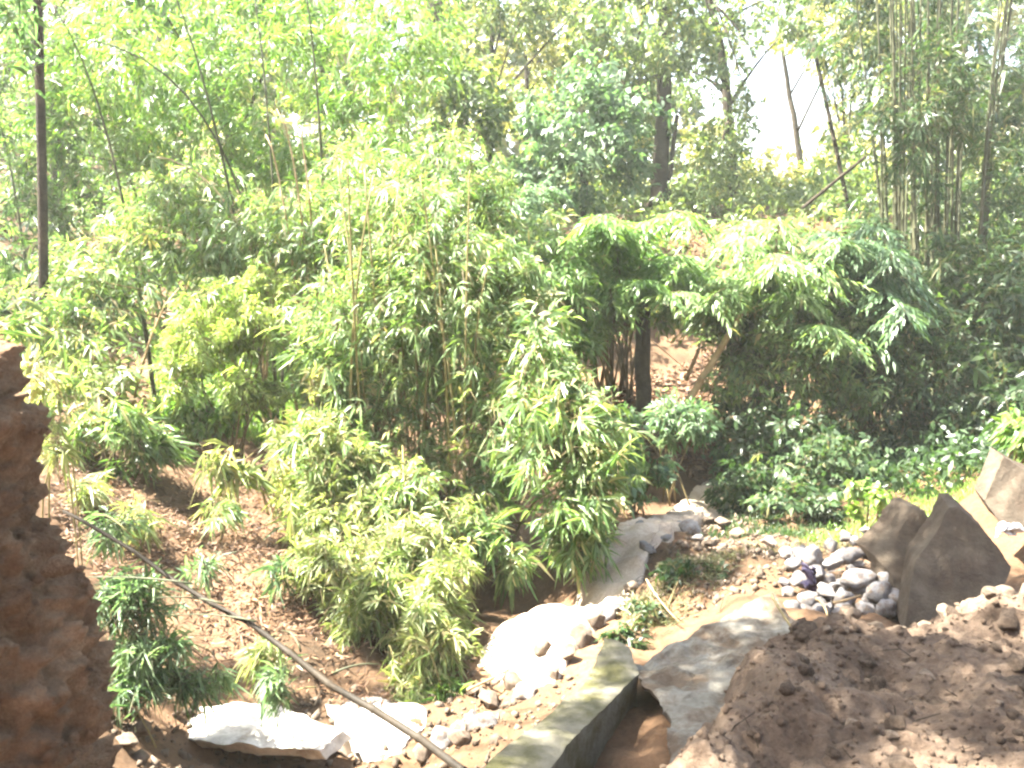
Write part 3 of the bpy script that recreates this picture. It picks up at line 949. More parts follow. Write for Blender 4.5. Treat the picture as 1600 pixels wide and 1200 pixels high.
bamboo('tall central bamboo with pale leaves and dark bunched stems at its foot', (600, 8.4, 0.4),
       [((580, 540, 110, 170, 8.4, 0.7), 420), ((690, 500, 110, 170, 8.4, 0.7), 400), ((600, 690, 120, 90, 8.0, 0.5), 190), ((620, 830, 110, 70, 7.9, 0.4), 150), ((720, 760, 90, 90, 8.2, 0.4), 150), ((520, 590, 60, 130, 8.2, 0.5), 200), ((520, 740, 70, 90, 7.4, 0.4), 150), ((660, 820, 70, 80, 7.0, 0.35), 130), ((790, 420, 70, 70, 8.8, 0.5), 150), ((640, 330, 100, 60, 9.0, 0.6), 190), ((700, 270, 90, 60, 9.6, 0.7), 110), ((780, 330, 70, 60, 9.4, 0.6), 100), ((700, 400, 110, 80, 8.6, 0.6), 220), ((560, 390, 90, 70, 9, 0.6), 180)],
       'lf_bamboo', 0.16, 0.017, 24, 'cane', near=40, dens=2.3, extra=UP, r0=0.016)
bamboo('low yellow green bamboo spilling down over the litter slope below the thicket', (610, 6.5, 0.3),
       [((550, 880, 85, 60, 6.2, 0.3), 200), ((660, 1010, 70, 70, 5.55, 0.25), 240), ((600, 950, 80, 70, 5.9, 0.3), 190), ((690, 900, 40, 60, 6.5, 0.3), 60), ((640, 1070, 40, 30, 5.25, 0.15), 40), ((600, 830, 80, 60, 6.8, 0.3), 130), ((690, 950, 50, 80, 5.9, 0.25), 120), ((520, 800, 50, 70, 6.9, 0.3), 100), ((560, 760, 100, 60, 7.2, 0.3), 170), ((650, 880, 90, 60, 6.4, 0.3), 150), ((730, 840, 60, 60, 7.0, 0.3), 80), ((540, 960, 50, 60, 5.9, 0.2), 70)],
       'lf_yellow', 0.14, 0.017, 12, 'cane', near=40, r0=0.009)
bamboo('slender yellowing bamboo at the left edge of the central thicket', (500, 7.6, 0.2),
       [((490, 720, 45, 80, 7.3, 0.3), 90), ((500, 820, 55, 70, 7.1, 0.35), 130), ((500, 640, 40, 70, 7.8, 0.4), 90), ((450, 720, 40, 50, 7.5, 0.3), 60)],
       'lf_yellow', 0.15, 0.018, 8, 'cane_dry', near=20, r0=0.01)
bamboo('small bright green bamboo shoot beside the rocks, right of the pale flat stone', (690, 5.5, 0.12),
       [((690, 1090, 45, 35, 5.3, 0.2), 60)], 'lf_vivid', 0.13, 0.015, 5, 'cane', near=10, r0=0.006)
# left side
bamboo('strap leaved bamboo drooping on the slope above the leaf litter', (190, 7.6, 0.25),
       [((200, 690, 60, 70, 7.2, 0.4), 90), ((110, 640, 60, 60, 7.4, 0.4), 60)], 'lf_bamboo', 0.22, 0.026, 7, 'cane', near=14, r0=0.009)
bamboo('lone bamboo shoot with one wide hanging leaf fan over the litter', (420, 7.4, 0.08),
       [((335, 720, 40, 14, 6.8, 0.1), 8), ((380, 745, 40, 20, 6.9, 0.12), 8)], 'lf_yellow', 0.24, 0.026, 3, 'cane', near=8, r0=0.007)
bamboo('pale leaved bamboo on the left hillside, below the high canopy', (440, 9.8, 0.5),
       [((330, 370, 170, 70, 9.4, 0.5), 380), ((480, 370, 90, 80, 9.4, 0.6), 300), ((170, 440, 90, 60, 9.2, 0.5), 190), ((260, 300, 110, 60, 10, .5), 140), ((560, 290, 90, 60, 10, 0.6), 200), ((110, 520, 70, 50, 8.6, 0.4), 110)],
       'lf_bamboo', 0.17, 0.02, 14, 'cane_dry', near=24, r0=0.018,
       extra=[(gpt(500, 9.4), at(470, 330, 9.1), at(432, 170, 9.0)), (gpt(510, 9.4), at(485, 330, 9.1), at(465, 200, 9.1)), (gpt(490, 9.3), at(450, 360, 9.0), at(415, 210, 9.0)), (gpt(185, 8.6), at(235, 530, 8.5), at(280, 450, 8.5))])
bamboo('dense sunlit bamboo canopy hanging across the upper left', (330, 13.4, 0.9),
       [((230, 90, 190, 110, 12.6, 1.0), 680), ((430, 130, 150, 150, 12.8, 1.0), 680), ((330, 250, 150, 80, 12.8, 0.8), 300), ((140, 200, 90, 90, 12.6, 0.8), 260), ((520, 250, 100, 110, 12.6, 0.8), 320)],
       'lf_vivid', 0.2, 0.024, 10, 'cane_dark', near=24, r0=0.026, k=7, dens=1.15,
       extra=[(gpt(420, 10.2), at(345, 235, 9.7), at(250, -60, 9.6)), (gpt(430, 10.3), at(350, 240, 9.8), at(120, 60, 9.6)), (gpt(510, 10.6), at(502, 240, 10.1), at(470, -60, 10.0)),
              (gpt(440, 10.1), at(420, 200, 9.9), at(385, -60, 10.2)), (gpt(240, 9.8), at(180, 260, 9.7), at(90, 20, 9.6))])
bamboo('vivid green bamboo plume left of the pale background trees', (600, 12.5, 0.6),
       [((600, 120, 80, 150, 12, 0.9), 480), ((570, 310, 70, 100, 11.6, 0.8), 260), ((660, 60, 60, 90, 12.5, 0.8), 200)],
       'lf_vivid', 0.18, 0.022, 9, 'cane', near=0, r0=0.022, dens=1.3)
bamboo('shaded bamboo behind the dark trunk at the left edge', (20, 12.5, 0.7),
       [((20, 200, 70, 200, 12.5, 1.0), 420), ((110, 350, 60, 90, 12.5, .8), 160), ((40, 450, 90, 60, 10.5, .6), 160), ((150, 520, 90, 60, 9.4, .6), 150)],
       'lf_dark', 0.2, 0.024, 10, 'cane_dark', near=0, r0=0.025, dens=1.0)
bamboo('bamboo with an unseen crown added to shade the foreground, one frond showing in the top left corner', (-900, 5.6, 0.3),
       [((30, 20, 40, 20, 5.6, 0.15), 6), ((40, 90, 20, 20, 5.7, 0.1), 3), ((-100, -60, 60, 60, 5.8, 0.4), 24), (('w', -1.8, 4.6, 5.95, 0.75, 0.8, 0.3), 300), (('w', -0.7, 3.6, 6.2, 1.1, 0.8, 0.35), 230), (('w', -0.1, 5.6, 6.3, 0.9, 0.7, 0.3), 260), (('w', 0.5, 5.7, 6.6, 0.8, 0.8, 0.3), 110), (('w', -0.9, 5.3, 6.2, 0.6, 0.5, 0.3), 70), (('w', 0.3, 3.4, 6.6, 0.8, 0.8, 0.3), 100), (('w', -2.5, 3.8, 6.0, 0.5, 0.6, 0.3), 150), (('w', -1.5, 6.6, 6.5, 0.8, 0.8, 0.3), 150), (('w', -1.9, 3.6, 6.1, 0.6, 0.5, 0.3), 170)],  # blobs given in metres are unseen crown added to block the sun
       'lf_blue', 0.22, 0.024, 7, 'cane', near=6, r0=0.022)
bamboo('single frond reaching over the top of the left earth bank', (-120, 5.2, 0.05),
       [((30, 510, 24, 6, 4.8, 0.06), 5)], 'lf_bamboo', 0.16, 0.018, 2, 'cane', near=4, r0=0.006)
bamboo('spiky young bamboo tufts rooted on the edge of the left bank', (80, 5.4, 0.15),
       [((80, 690, 26, 26, 5.2, 0.12), 12), ((60, 590, 26, 22, 5.3, 0.12), 10)], 'lf_yellow', 0.16, 0.016, 4, 'cane', near=6, r0=0.005, spread=1.4)

# right: tall shaded clump
ex = []
for i in range(34):
    px0 = rng.uniform(1375, 1530)
    D = rng.uniform(13.8, 15.6)
    b = gpt(px0, D)
    lean = (px0 - 1440) / 90 * rng.uniform(0.5, 1.1)
    e = at(px0 + lean * 55 + rng.normal(0, 25), rng.uniform(-330, -40), D + rng.uniform(-1, 1))
    m_ = 0.5 * b + 0.5 * e + np.array([-0.12 * lean, 0, 0])
    ex.append((b, m_, e))
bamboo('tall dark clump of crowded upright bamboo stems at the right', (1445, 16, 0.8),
       [((1480, 120, 130, 120, 17, 1.3), 520), ((1570, 300, 80, 200, 15.5, 1.2), 360), ((1430, 330, 90, 70, 16, 1.0), 130), ((1420, -120, 260, 120, 16, 2.0), 700), ((1180, -190, 280, 70, 12.6, 1.4), 420), ((1360, 60, 70, 80, 16, 1.2), 160), ((1500, 430, 70, 60, 13.2, 0.7), 110), ((1450, 200, 110, 180, 13.6, 0.5), 260)],  # foremost blob is unseen crown added to shade the right thicket
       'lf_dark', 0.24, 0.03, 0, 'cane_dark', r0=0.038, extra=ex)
# leaning stems by the sky gap
for lab, a, b, r, m_ in [('thin leaning stem crossing the right side of the sky gap', (1330, 335, 19.5), (1268, 60, 19), 0.05, 'bark'),
                         ('slanting bare pole below the sky gap, propped against the tall bamboo', (1255, 312, 17.5), (1352, 245, 16.5), 0.035, 'bark'),
                         ('pale leaning pole standing over the brown bank under the arching shrubs', (1068, 622, 11.6), (1158, 490, 11.9), 0.05, 'cane_dry'),
                         ('second thinner pole just left of the pale leaning pole', (1072, 578, 12.6), (1092, 545, 12.7), 0.03, 'cane_dry')]:
    p0, p1 = at(*a), at(*b)
    p0[2] = p0[2] - 0.15
    mid = (p0 + p1) / 2 + np.array([0.03, 0, 0.02])
    o = link('leaning_pole', culm_mesh(bez(-(p1 - p0) * 0.0, mid - p0, p1 - p0, 18), r, r * 0.8, M[m_], 8, 0.45), None, lab, 'pole')
    o.location = p0

# ------------------------------------------------------------------ arching shrubs in the middle distance
def arch_shrub(label, base, targets, mat, nb, L, W, nseg=15, group=None, name='arching_shrub'):
    bp = gpt(*base)
    root = thing(name, label, 'shrub', bp, group)
    Bs, ds, Ss, Ls, Ws, Ts = [], [], [], [], [], []
    for i in range(nb):
        tx, ty, rx, ry, D = targets[rng.integers(len(targets))]
        e = at(tx + rng.uniform(-rx, rx), ty + rng.uniform(-ry, ry) + (rng.uniform(0, 110) if rng.random() < 0.35 else 0), D + rng.uniform(-0.9, 0.9))
        b = bp + rng.normal(0, 0.15, 3) * np.array([1, 1, 0])
        c = (b + e) / 2
        c[2] = max(e[2], b[2]) + rng.uniform(0.1, 0.9)
        c[:2] = b[:2] * 0.55 + e[:2] * 0.45
        pts = bez(b, c, e, 26)
        link('branch', tube_mesh('branch', pts[::2] - bp, np.linspace(0.018, 0.004, 13), 5, M['twig']), root)
        tang = norm(np.gradient(pts, axis=0))
        # drooping side twigs with paired leaves on the outer 60 %
        for j in range(9, 26):
            for s in (-1, 1):
                side = norm(np.cross(tang[j], [0, 0, 1.0])) * s
                ax = norm(side + tang[j] * 0.7 + np.array([0, 0, rng.uniform(-0.5, 0.1)]))
                n = 6
                t = np.linspace(0.1, 1, n)[:, None]
                tw = pts[j] + ax * t * rng.uniform(0.2, 0.42) + np.array([0, 0, -0.12]) * t ** 2
                for q in (-1, 1):
                    dd = norm(ax + q * np.cross(ax, [0, 0, 1.0]) * 0.8 + np.array([0, 0, -0.35]) + rng.normal(0, 0.2, (n, 3)))
                    Bs.append(tw)
                    ds.append(dd)
                    Ss.append(norm(np.cross(dd, np.array([0, 0, 1.0]) + rng.normal(0, 0.4, (n, 3)))))
                    Ls.append(L * rng.uniform(0.7, 1.1, n))
                    Ws.append(W * rng.uniform(0.8, 1.2, n))
                    Ts.append(np.clip(rng.normal(0.5, 0.2, n) + rng.normal(0, 0.1), 0, 1))
    B, d, S, l_, w_, T = (np.concatenate(a) for a in (Bs, ds, Ss, Ls, Ws, Ts))
    link('foliage', leaves2_mesh('foliage', B - bp, d, S, l_, w_, T, M[mat], 0.25), root, kind='stuff')
    return root


arch_shrub('arching bright shrub with yellow green fronds left of the leaning pole', (960, 13.5), [(940, 400, 90, 60, 12.0), (1010, 370, 80, 40, 12.2), (870, 450, 50, 50, 11.8)], 'lf_vivid', 34, 0.16, 0.035)
arch_shrub('wide arching shrub with pale fronds above the leaning pole', (1200, 13.8), [(1180, 400, 110, 50, 12.0), (1100, 430, 70, 40, 12.0), (1260, 440, 60, 30, 11.8), (1230, 365, 90, 25, 12.6)], 'lf_bamboo', 44, 0.17, 0.035)
arch_shrub('arching shrub with blue green fronds left of the tall dark bamboo', (1360, 13.5), [(1370, 410, 70, 40, 12.2), (1330, 370, 60, 25, 12.6), (1400, 470, 50, 40, 12)], 'lf_blue', 28, 0.16, 0.033)
arch_shrub('feathery blue green shrub against the bluish shade left of the arching shrubs', (790, 16), [(760, 320, 70, 40, 15.5), (820, 300, 50, 40, 15.8)], 'lf_blue', 18, 0.17, 0.035)


# ------------------------------------------------------------------ trees
def tree(label, base, top, r0, r1, blobs, mat, L, W, name='tree', bend=0.0, bark='bark', limbs=6, k=6, group=None, simple=True):
    bp = gpt(*base) if len(base) == 2 else at(*base) - np.array([0, 0, 0.2])
    root = thing(name, label, 'tree', bp, group)
    e = at(*top)
    mid = (bp + e) / 2 + np.array([bend, 0, 0])
    pts = bez(bp, 2 * mid - (bp + e) / 2, e, 20)
    wob = np.stack([fbm(np.c_[pts[:, 2] * 0.8, pts[:, 0], pts[:, 1]], 5), fbm(np.c_[pts[:, 2] * 0.8, pts[:, 0], pts[:, 1]], 6), 0 * pts[:, 0]], 1) * r0 * 0.35
    pts = pts + wob
    rr = np.linspace(r0, r1, 20)
    rr[:3] *= [1.5, 1.2, 1.06]
    link('trunk', tube_mesh('trunk', pts - bp, rr, 10, M[bark]), root)
    P, A = foliage(root, blobs, mat, L, W, k, 1.5, 0.25, twigs=False, simple=simple, down=0.2, name='crown')
    for i in range(limbs):
        j = rng.integers(7, 19)
        t = P[rng.integers(len(P))]
        if abs(t[2] - pts[j][2]) > 4:
            t = pts[j] + (t - pts[j]) * 0.5
        c = (pts[j] + t) / 2 + np.array([0, 0, 0.3])
        link('limb', tube_mesh('limb', bez(pts[j], c, t, 9) - bp, np.linspace(rr[j] * 0.45, 0.012, 9), 6, M[bark]), root)
    return root


tree('stout dark tree trunk standing left of the sky gap', (1028, 318, 22), (1068, -260, 22.5), 0.2, 0.14,
     [((1000, 50, 110, 70, 21.5, 1.6), 420), ((1060, -80, 160, 90, 22, 2), 500), ((960, 130, 70, 60, 21.5, 1.2), 170), ((1090, 80, 40, 60, 22, 1.0), 90)], 'lf_tree', 0.16, 0.07, bend=-0.1, limbs=8)
tree('thin dark stem close on the right of the stout trunk', (1042, 318, 21.8), (1056, 180, 21.9), 0.07, 0.05, [((1052, 185, 20, 25, 21.9, 0.3), 20)], 'lf_tree', 0.16, 0.07, limbs=1)
tree('slim crooked dark tree just left of the sky gap', (1148, 320, 24), (1098, -60, 24), 0.16, 0.08,
     [((1130, 130, 55, 90, 24, 1.2), 260), ((1120, 230, 50, 60, 23.6, 1.0), 170), ((1110, 20, 60, 50, 24, 1.2), 140), ((1190, 20, 70, 45, 24, 1.3), 170)], 'lf_tree', 0.15, 0.065, bend=0.15, limbs=10)
tree('dark slender trunk rising at the left edge behind the bank', (66, 9.0), (57, -60, 9.0), 0.05, 0.042, [((60, -130, 150, 50, 9.2, 0.8), 120)], 'lf_tree', 0.16, 0.05, limbs=0)
tree('short brown trunk under the arching bright shrub', (1004, 640, 12.6), (1008, 470, 12.8), 0.12, 0.1, [((1000, 455, 40, 20, 12.6, 0.4), 50)], 'lf_vivid', 0.14, 0.04, limbs=2)
tree('dark trunk reaching the top edge above the pale background trees', (690, 330, 24), (684, -120, 24), 0.28, 0.22, [((690, -130, 160, 80, 24, 2), 260), ((720, 60, 50, 50, 23.5, 1), 90)], 'lf_tree', 0.17, 0.07, limbs=5)

bgt = [('pale leaved tree right of the vivid bamboo plume', (740, 20), [((730, 190, 90, 110, 19.5, 1.6), 420), ((700, 120, 60, 60, 19, 1.2), 150)], 'lf_tree'),
       ('sunlit yellow tree glowing in the middle of the far wood', (830, 26), [((820, 120, 60, 110, 26, 2), 340), ((850, 50, 60, 60, 26, 1.6), 180)], 'lf_pale'),
       ('grey green tree with drooping sprays left of the stout trunk', (910, 19), [((910, 200, 100, 90, 18.5, 1.6), 420), ((870, 270, 90, 50, 17.8, 1.2), 200), ((960, 240, 50, 70, 18, 1), 150)], 'lf_blue'),
       ('broad pale tree high behind the stout trunk', (930, 28), [((920, 60, 110, 70, 27, 2), 420), ((990, 170, 60, 100, 28, 2), 260)], 'lf_tree'),
       ('low bright bushy tree between the two dark trunks', (1090, 27), [((1090, 250, 60, 60, 26, 1.5), 240), ((1180, 290, 60, 40, 26, 1.3), 190)], 'lf_pale'),
       ('hazy small tree at the foot of the sky gap', (1210, 30), [((1180, 270, 35, 30, 30, 1.5), 90), ((1250, 300, 50, 22, 29, 1.5), 120)], 'lf_tree'),
       ('yellowish feathery tree right of the sky gap', (1310, 26), [((1325, 220, 32, 90, 26, 1.5), 170), ((1300, 55, 80, 50, 25, 1.8), 260), ((1300, 290, 60, 40, 25, 1.2), 150), ((1340, 130, 40, 60, 25, 1.2), 120)], 'lf_pale'),
       ('leafy tree hanging into the top of the sky gap', (1250, 30), [((1215, 40, 55, 40, 29, 1.8), 130), ((1250, 85, 30, 25, 29, 1.4), 45), ((1340, 10, 100, 50, 28, 1.8), 240)], 'lf_tree'),
       ('shaded tree filling the gap behind the vivid plume', (520, 22), [((500, 60, 150, 110, 22, 2), 460), ((560, 230, 120, 110, 21, 2), 380)], 'lf_tree'),
       ('tall shaded tree behind the upper left bamboo canopy', (250, 22), [((200, 60, 200, 110, 21, 2), 520), ((320, 200, 150, 110, 20, 2), 420)], 'lf_tree'),
       ('shaded tree far behind the trunk at the left edge', (20, 22), [((20, 100, 140, 170, 21, 2), 420), ((60, 330, 140, 90, 19, 1.5), 320)], 'lf_dark'),
       ('shaded tree at the right edge behind the tall dark bamboo', (1580, 24), [((1560, 100, 140, 170, 22, 2.2), 620), ((1590, 350, 100, 120, 19, 1.5), 380)], 'lf_dark'),
       ('bluish shaded bush between the central thicket and the arching shrubs', (800, 18), [((800, 360, 70, 60, 17, 1), 240), ((700, 310, 90, 60, 17.5, 1), 240)], 'lf_blue')]
for lab, b, bl, mt in bgt:
    tp = bl[0][0]
    tree(lab, b, (tp[0], tp[1] - tp[3] * 0.3, b[1]), 0.13, 0.05, bl, mt, 0.17, 0.075, limbs=5)
for lab, b, bl, mt in [('tall leafy tree closing the top behind the upper left canopy', (400, 17), [((330, 20, 150, 90, 16.5, 1.2), 420), ((480, 0, 120, 90, 17, 1.2), 360)], 'lf_vivid'),
                       ('leafy tree closing the top edge right of the vivid plume', (760, 22), [((770, 10, 110, 70, 22, 1.5), 380), ((880, -10, 90, 60, 23, 1.5), 280)], 'lf_tree'),
                       ('leafy tree closing the top edge in the far left corner', (100, 16), [((90, 10, 130, 80, 16, 1.2), 380)], 'lf_bamboo')]:
    tp = bl[0][0]
    tree(lab, b, (tp[0], tp[1], b[1]), 0.13, 0.05, bl, mt, 0.17, 0.06, limbs=5)
# far wood behind everything: separate trees, most leaf colours paled to paint in distance haze
far_lab = ['far tree beyond the left edge trunk, outermost of the pale wood', 'far pale tree directly behind the left edge trunk', 'far tree behind the left part of the upper bamboo canopy',
           'far tree behind the middle of the upper left bamboo canopy', 'far pale tree behind the right part of the upper left canopy', 'far tree seen through the gap right of the upper left canopy',
           'far pale tree just left of the vivid bamboo plume', 'far tree straight behind the vivid bamboo plume', 'far tree behind the dark trunk that reaches the top edge', 'far pale tree left of the glowing yellow tree',
           'far tree right behind the glowing yellow tree', 'far tree behind the broad pale tree', 'far pale tree close to the left of the stout dark trunk', 'far tree behind the left stems of the tall dark bamboo',
           'far tree behind the right stems of the tall dark bamboo', 'far tree at the right edge behind the tall dark bamboo']
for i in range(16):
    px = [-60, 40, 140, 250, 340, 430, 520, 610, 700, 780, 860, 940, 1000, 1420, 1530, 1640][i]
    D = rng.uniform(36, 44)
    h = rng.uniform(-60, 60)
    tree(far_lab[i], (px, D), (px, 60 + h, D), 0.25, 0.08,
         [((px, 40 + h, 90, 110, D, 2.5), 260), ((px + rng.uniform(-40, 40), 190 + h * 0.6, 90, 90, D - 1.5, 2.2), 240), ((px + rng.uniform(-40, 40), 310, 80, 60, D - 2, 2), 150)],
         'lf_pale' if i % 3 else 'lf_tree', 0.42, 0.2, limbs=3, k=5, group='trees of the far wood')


# ------------------------------------------------------------------ undergrowth on the right and in the gully
def bush(label, base, blobs, mat, L, W, k=6, stems=5, spread=1.4, sag=0.2, near=0, group=None, cat='shrub', name='shrub', stuff_tw=True):
    bp = gpt(*base)
    root = thing(name, label, cat, bp, group)
    P, A = foliage(root, blobs, mat, L, W, k, spread, sag, twigs=stuff_tw, down=0.1)
    for i in range(stems):
        e = P[rng.integers(len(P))]
        b = bp + rng.normal(0, 0.12, 3) * np.array([1, 1, 0])
        link('stem', tube_mesh('stem', bez(b, (b + e) / 2 + np.array([0, 0, 0.15]), e, 8) - bp, np.linspace(0.014, 0.004, 8), 5, M['twig']), root)
    return root


bush('tangled grey green thicket below the pale arching fronds', (1230, 13.2), [((1240, 540, 120, 70, 12.9, 0.8), 420), ((1180, 620, 70, 80, 12.6, 0.6), 220)], 'lf_dark', 0.15, 0.04)
bush('pale drooping thicket beneath the middle of the arching shrubs', (1320, 13), [((1310, 500, 110, 50, 12.7, 0.8), 330), ((1130, 530, 70, 60, 13.4, 0.7), 160), ((1330, 650, 60, 70, 12, 0.6), 170)], 'lf_bamboo', 0.16, 0.035)
bush('leafy mound filling the space under the wide arching shrub', (1220, 13.4), [((1210, 470, 150, 50, 12.9, 0.7), 380), ((1000, 480, 80, 50, 13.2, 0.6), 150), ((1400, 520, 70, 60, 12.4, 0.6), 190)], 'lf_bamboo', 0.16, 0.04)
bush('sunlit leafy shrub linking the central thicket to the arching bright shrub', (880, 12), [((870, 450, 80, 50, 11.6, 0.6), 260), ((840, 380, 60, 40, 12, 0.6), 130), ((900, 540, 40, 40, 11.4, 0.4), 80)], 'lf_bamboo', 0.17, 0.03, sag=0.35)
bush('loose pale shrub hanging in front of the dark hollow under the arching shrubs', (1190, 12), [((1180, 560, 100, 60, 11.7, 0.5), 150), ((1290, 560, 80, 60, 11.6, 0.5), 130)], 'lf_bamboo', 0.15, 0.035)
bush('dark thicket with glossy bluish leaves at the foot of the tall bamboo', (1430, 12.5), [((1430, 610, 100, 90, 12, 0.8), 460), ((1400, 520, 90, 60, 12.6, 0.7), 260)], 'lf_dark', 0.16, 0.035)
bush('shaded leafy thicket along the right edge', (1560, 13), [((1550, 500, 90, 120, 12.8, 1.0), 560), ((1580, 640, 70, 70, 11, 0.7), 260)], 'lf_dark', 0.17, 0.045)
bush('blue green bush growing at the base of the leaning pole', (1060, 10.6), [((1060, 660, 55, 40, 10.4, 0.4), 170)], 'lf_blue', 0.14, 0.035)
bush('shaded bush right of the end of the pale channel', (1210, 11.2), [((1220, 690, 80, 60, 11.2, 0.6), 240), ((1160, 770, 50, 40, 10.4, 0.4), 110)], 'lf_dark', 0.14, 0.045)
bush('low broad leaved plants under the dark thicket', (1290, 10.6), [((1290, 730, 80, 45, 10.4, 0.5), 210), ((1240, 790, 70, 30, 9.6, 0.4), 140)], 'lf_dark', 0.12, 0.045)
bush('leafy bush between the drooping bamboo and the pale channel', (1000, 9.8), [((1000, 740, 45, 45, 9.6, 0.4), 130), ((980, 680, 30, 40, 10, 0.3), 60)], 'lf_blue', 0.13, 0.045)
bush('sunny plant with large leaves at the right edge above the broken plate', (1590, 7.4), [((1592, 670, 28, 40, 7.2, 0.25), 40)], 'lf_vivid', 0.15, 0.045)
bush('young plant with bright round leaves in front of the dark thicket', (1345, 8.6), [((1340, 760, 20, 16, 8.5, 0.12), 16), ((1345, 790, 14, 20, 8.5, 0.1), 8)], 'grass', 0.10, 0.05, stems=3, name='young_plant', cat='plant')
bush('small bright weed just right of the young plant', (1390, 8.3), [((1390, 780, 24, 24, 8.2, 0.15), 30)], 'grass', 0.08, 0.04, stems=3, name='young_plant', cat='plant')
bush('dark green ground shrub in the shade left of the hillside hollow', (330, 9.2), [((335, 640, 100, 35, 8.5, 0.35), 260)], 'lf_vivid', 0.11, 0.03)
bush('bright yellow green bush added for the sunny hollow left of the central thicket, leaves coloured sunlit', (350, 8.4), [((330, 470, 60, 40, 8.4, 0.3), 170), ((390, 520, 60, 50, 8.3, 0.3), 190), ((300, 540, 50, 50, 8.2, 0.3), 150), ((390, 600, 65, 30, 8.2, 0.3), 160), ((270, 590, 40, 40, 8.2, 0.25), 80), ((420, 440, 40, 40, 8.5, 0.25), 80)], 'lf_glow', 0.11, 0.017, stems=9, spread=1.2, sag=0.3)  # bush put in to fill the sunlit hollow with bright leaves
bush('brown and green shrub at the left edge beneath the shaded bamboo', (140, 9), [((130, 590, 80, 40, 8.4, 0.5), 160)], 'lf_yellow', 0.13, 0.025)


# ------------------------------------------------------------------ grass and litter (ground cover)
def inpoly(px, py, poly):
    poly = np.array(poly, float)
    c = np.zeros(len(px), bool)
    j = len(poly) - 1
    for i in range(len(poly)):
        xi, yi = poly[i]
        xj, yj = poly[j]
        c ^= ((yi > py) != (yj > py)) & (px < (xj - xi) * (py - yi) / (yj - yi + 1e-9) + xi)
        j = i
    return c


def scatter(poly_world, n, zfun=ground_z):
    poly = np.array(poly_world)
    lo, hi = poly.min(0), poly.max(0)
    x = rng.uniform(lo[0], hi[0], n * 3)
    y = rng.uniform(lo[1], hi[1], n * 3)
    k = inpoly(x, y, poly)
    x, y = x[k][:n], y[k][:n]
    return np.stack([x, y, zfun(x, y)], 1)


def W2(pts):
    return [tuple(at(*p)[:2]) for p in pts]


def grass(name, poly, n, h, mat, label=None, wd=0.006, lean=0.35, zf=ground_z, clump=3.0):
    P = scatter(poly, n, zf)
    keep = fbm(P * clump, 77, 2) > rng.uniform(-0.9, 0.3, len(P))
    P = P[keep]
    n = len(P)
    d = norm(np.stack([rng.normal(0, lean, n), rng.normal(0, lean, n), np.ones(n)], 1))
    S = norm(np.cross(d, rng.normal(size=(n, 3))))
    o = link(name, leaves2_mesh(name, P, d, S, h * rng.uniform(0.4, 1.2, n), np.full(n, wd), np.clip(rng.normal(0.5, 0.25, n), 0, 1), M[mat], 0.3), kind='stuff')
    if label:
        o['label'] = label
        o['category'] = 'grass'
    return o


grass('grass', W2([(1250, 830, 7.3), (1320, 740, 10.5), (1420, 730, 11), (1600, 700, 9.5), (1680, 740, 7.8), (1500, 820, 7.6), (1400, 835, 7.2)]), 9000, 0.13, 'grass', 'sunlit green grass behind the broken plates', 0.012)
grass('grass', W2([(1100, 840, 8), (1150, 760, 11), (1320, 740, 11), (1330, 820, 7.6)]), 4000, 0.12, 'lf_dark', 'shaded grass between the channel and the dark thicket', 0.014)
grass('grass', W2([(230, 620, 9.8), (240, 520, 12), (330, 420, 15), (450, 430, 15), (470, 560, 11), (440, 660, 9.3)]), 26000, 0.26, 'grass', 'bright short grass on the sunlit hollow of the left hillside', 0.014)
grass('dry_grass', W2([(965, 985, 5.7), (985, 930, 6.2), (1040, 890, 6.6), (1120, 860, 6.8), (1170, 870, 6.5), (1150, 910, 6.0), (1070, 970, 5.5), (1000, 1010, 5.4)]), 2200, 0.13, 'grass_dry', 'dry olive grass on the berm behind the leaning slab', 0.007, 0.9)
grass('dry_grass', W2([(1120, 860, 7.0), (1250, 835, 7.3), (1370, 835, 7.2), (1360, 850, 6.9), (1200, 870, 6.6)]), 1200, 0.12, 'grass_dry', 'thin dry grass along the far rim behind the cobbles', 0.007, 0.7)

# weeds and creepers covering the hillside behind
def cover(poly, n, h, L, W, mat, label):
    P = scatter(poly, n)
    keep = fbm(P * 0.7, 91, 3) > rng.uniform(-1.1, 0.3, len(P))
    P = P[keep]
    n = len(P)
    P[:, 2] += h * rng.uniform(0, 1, n) ** 1.5 * np.clip(0.6 + fbm(P * 0.8, 92, 2), 0.1, 1.6)
    A = norm(rng.normal(0, 0.8, (n, 3)) + np.array([0, -0.2, 0.5]))
    B, d, S, l_, w_ = fan(P, A, 5, L, W, 1.5, 0.5)
    T = np.clip(np.repeat(0.45 + 0.25 * fbm(P * 0.5, 93, 2), 5) + rng.normal(0, 0.18, n * 5), 0, 1)
    return link('ground_cover', leaves2_mesh('ground_cover', B, d, S, l_, w_, T, M[mat], 0.2), None, label, 'ground cover', None, 'stuff')


cover([(-12, 11), (-4.5, 9.0), (-2, 11.5), (0, 13.5), (1, 17), (0, 26), (-16, 26)], 17000, 0.9, 0.17, 0.05, 'lf_bamboo', 'mixed weeds and creepers covering the left hillside')
cover([(0, 17), (1.5, 17.5), (4.5, 17), (7.5, 14.5), (14, 14), (18, 26), (0, 28)], 19000, 1.5, 0.18, 0.06, 'lf_tree', 'weeds covering the slope below the tall trees')
cover([(2.6, 10.5), (5, 9.6), (9, 9.5), (12, 14), (7, 15.5), (3.2, 14.5)], 9000, 0.6, 0.15, 0.045, 'lf_dark', 'low shaded creepers under the thickets on the right')
cover([(-30, 26), (30, 28), (45, 60), (-45, 60)], 8000, 2.2, 0.4, 0.16, 'lf_pale', 'pale undergrowth of the far wood')

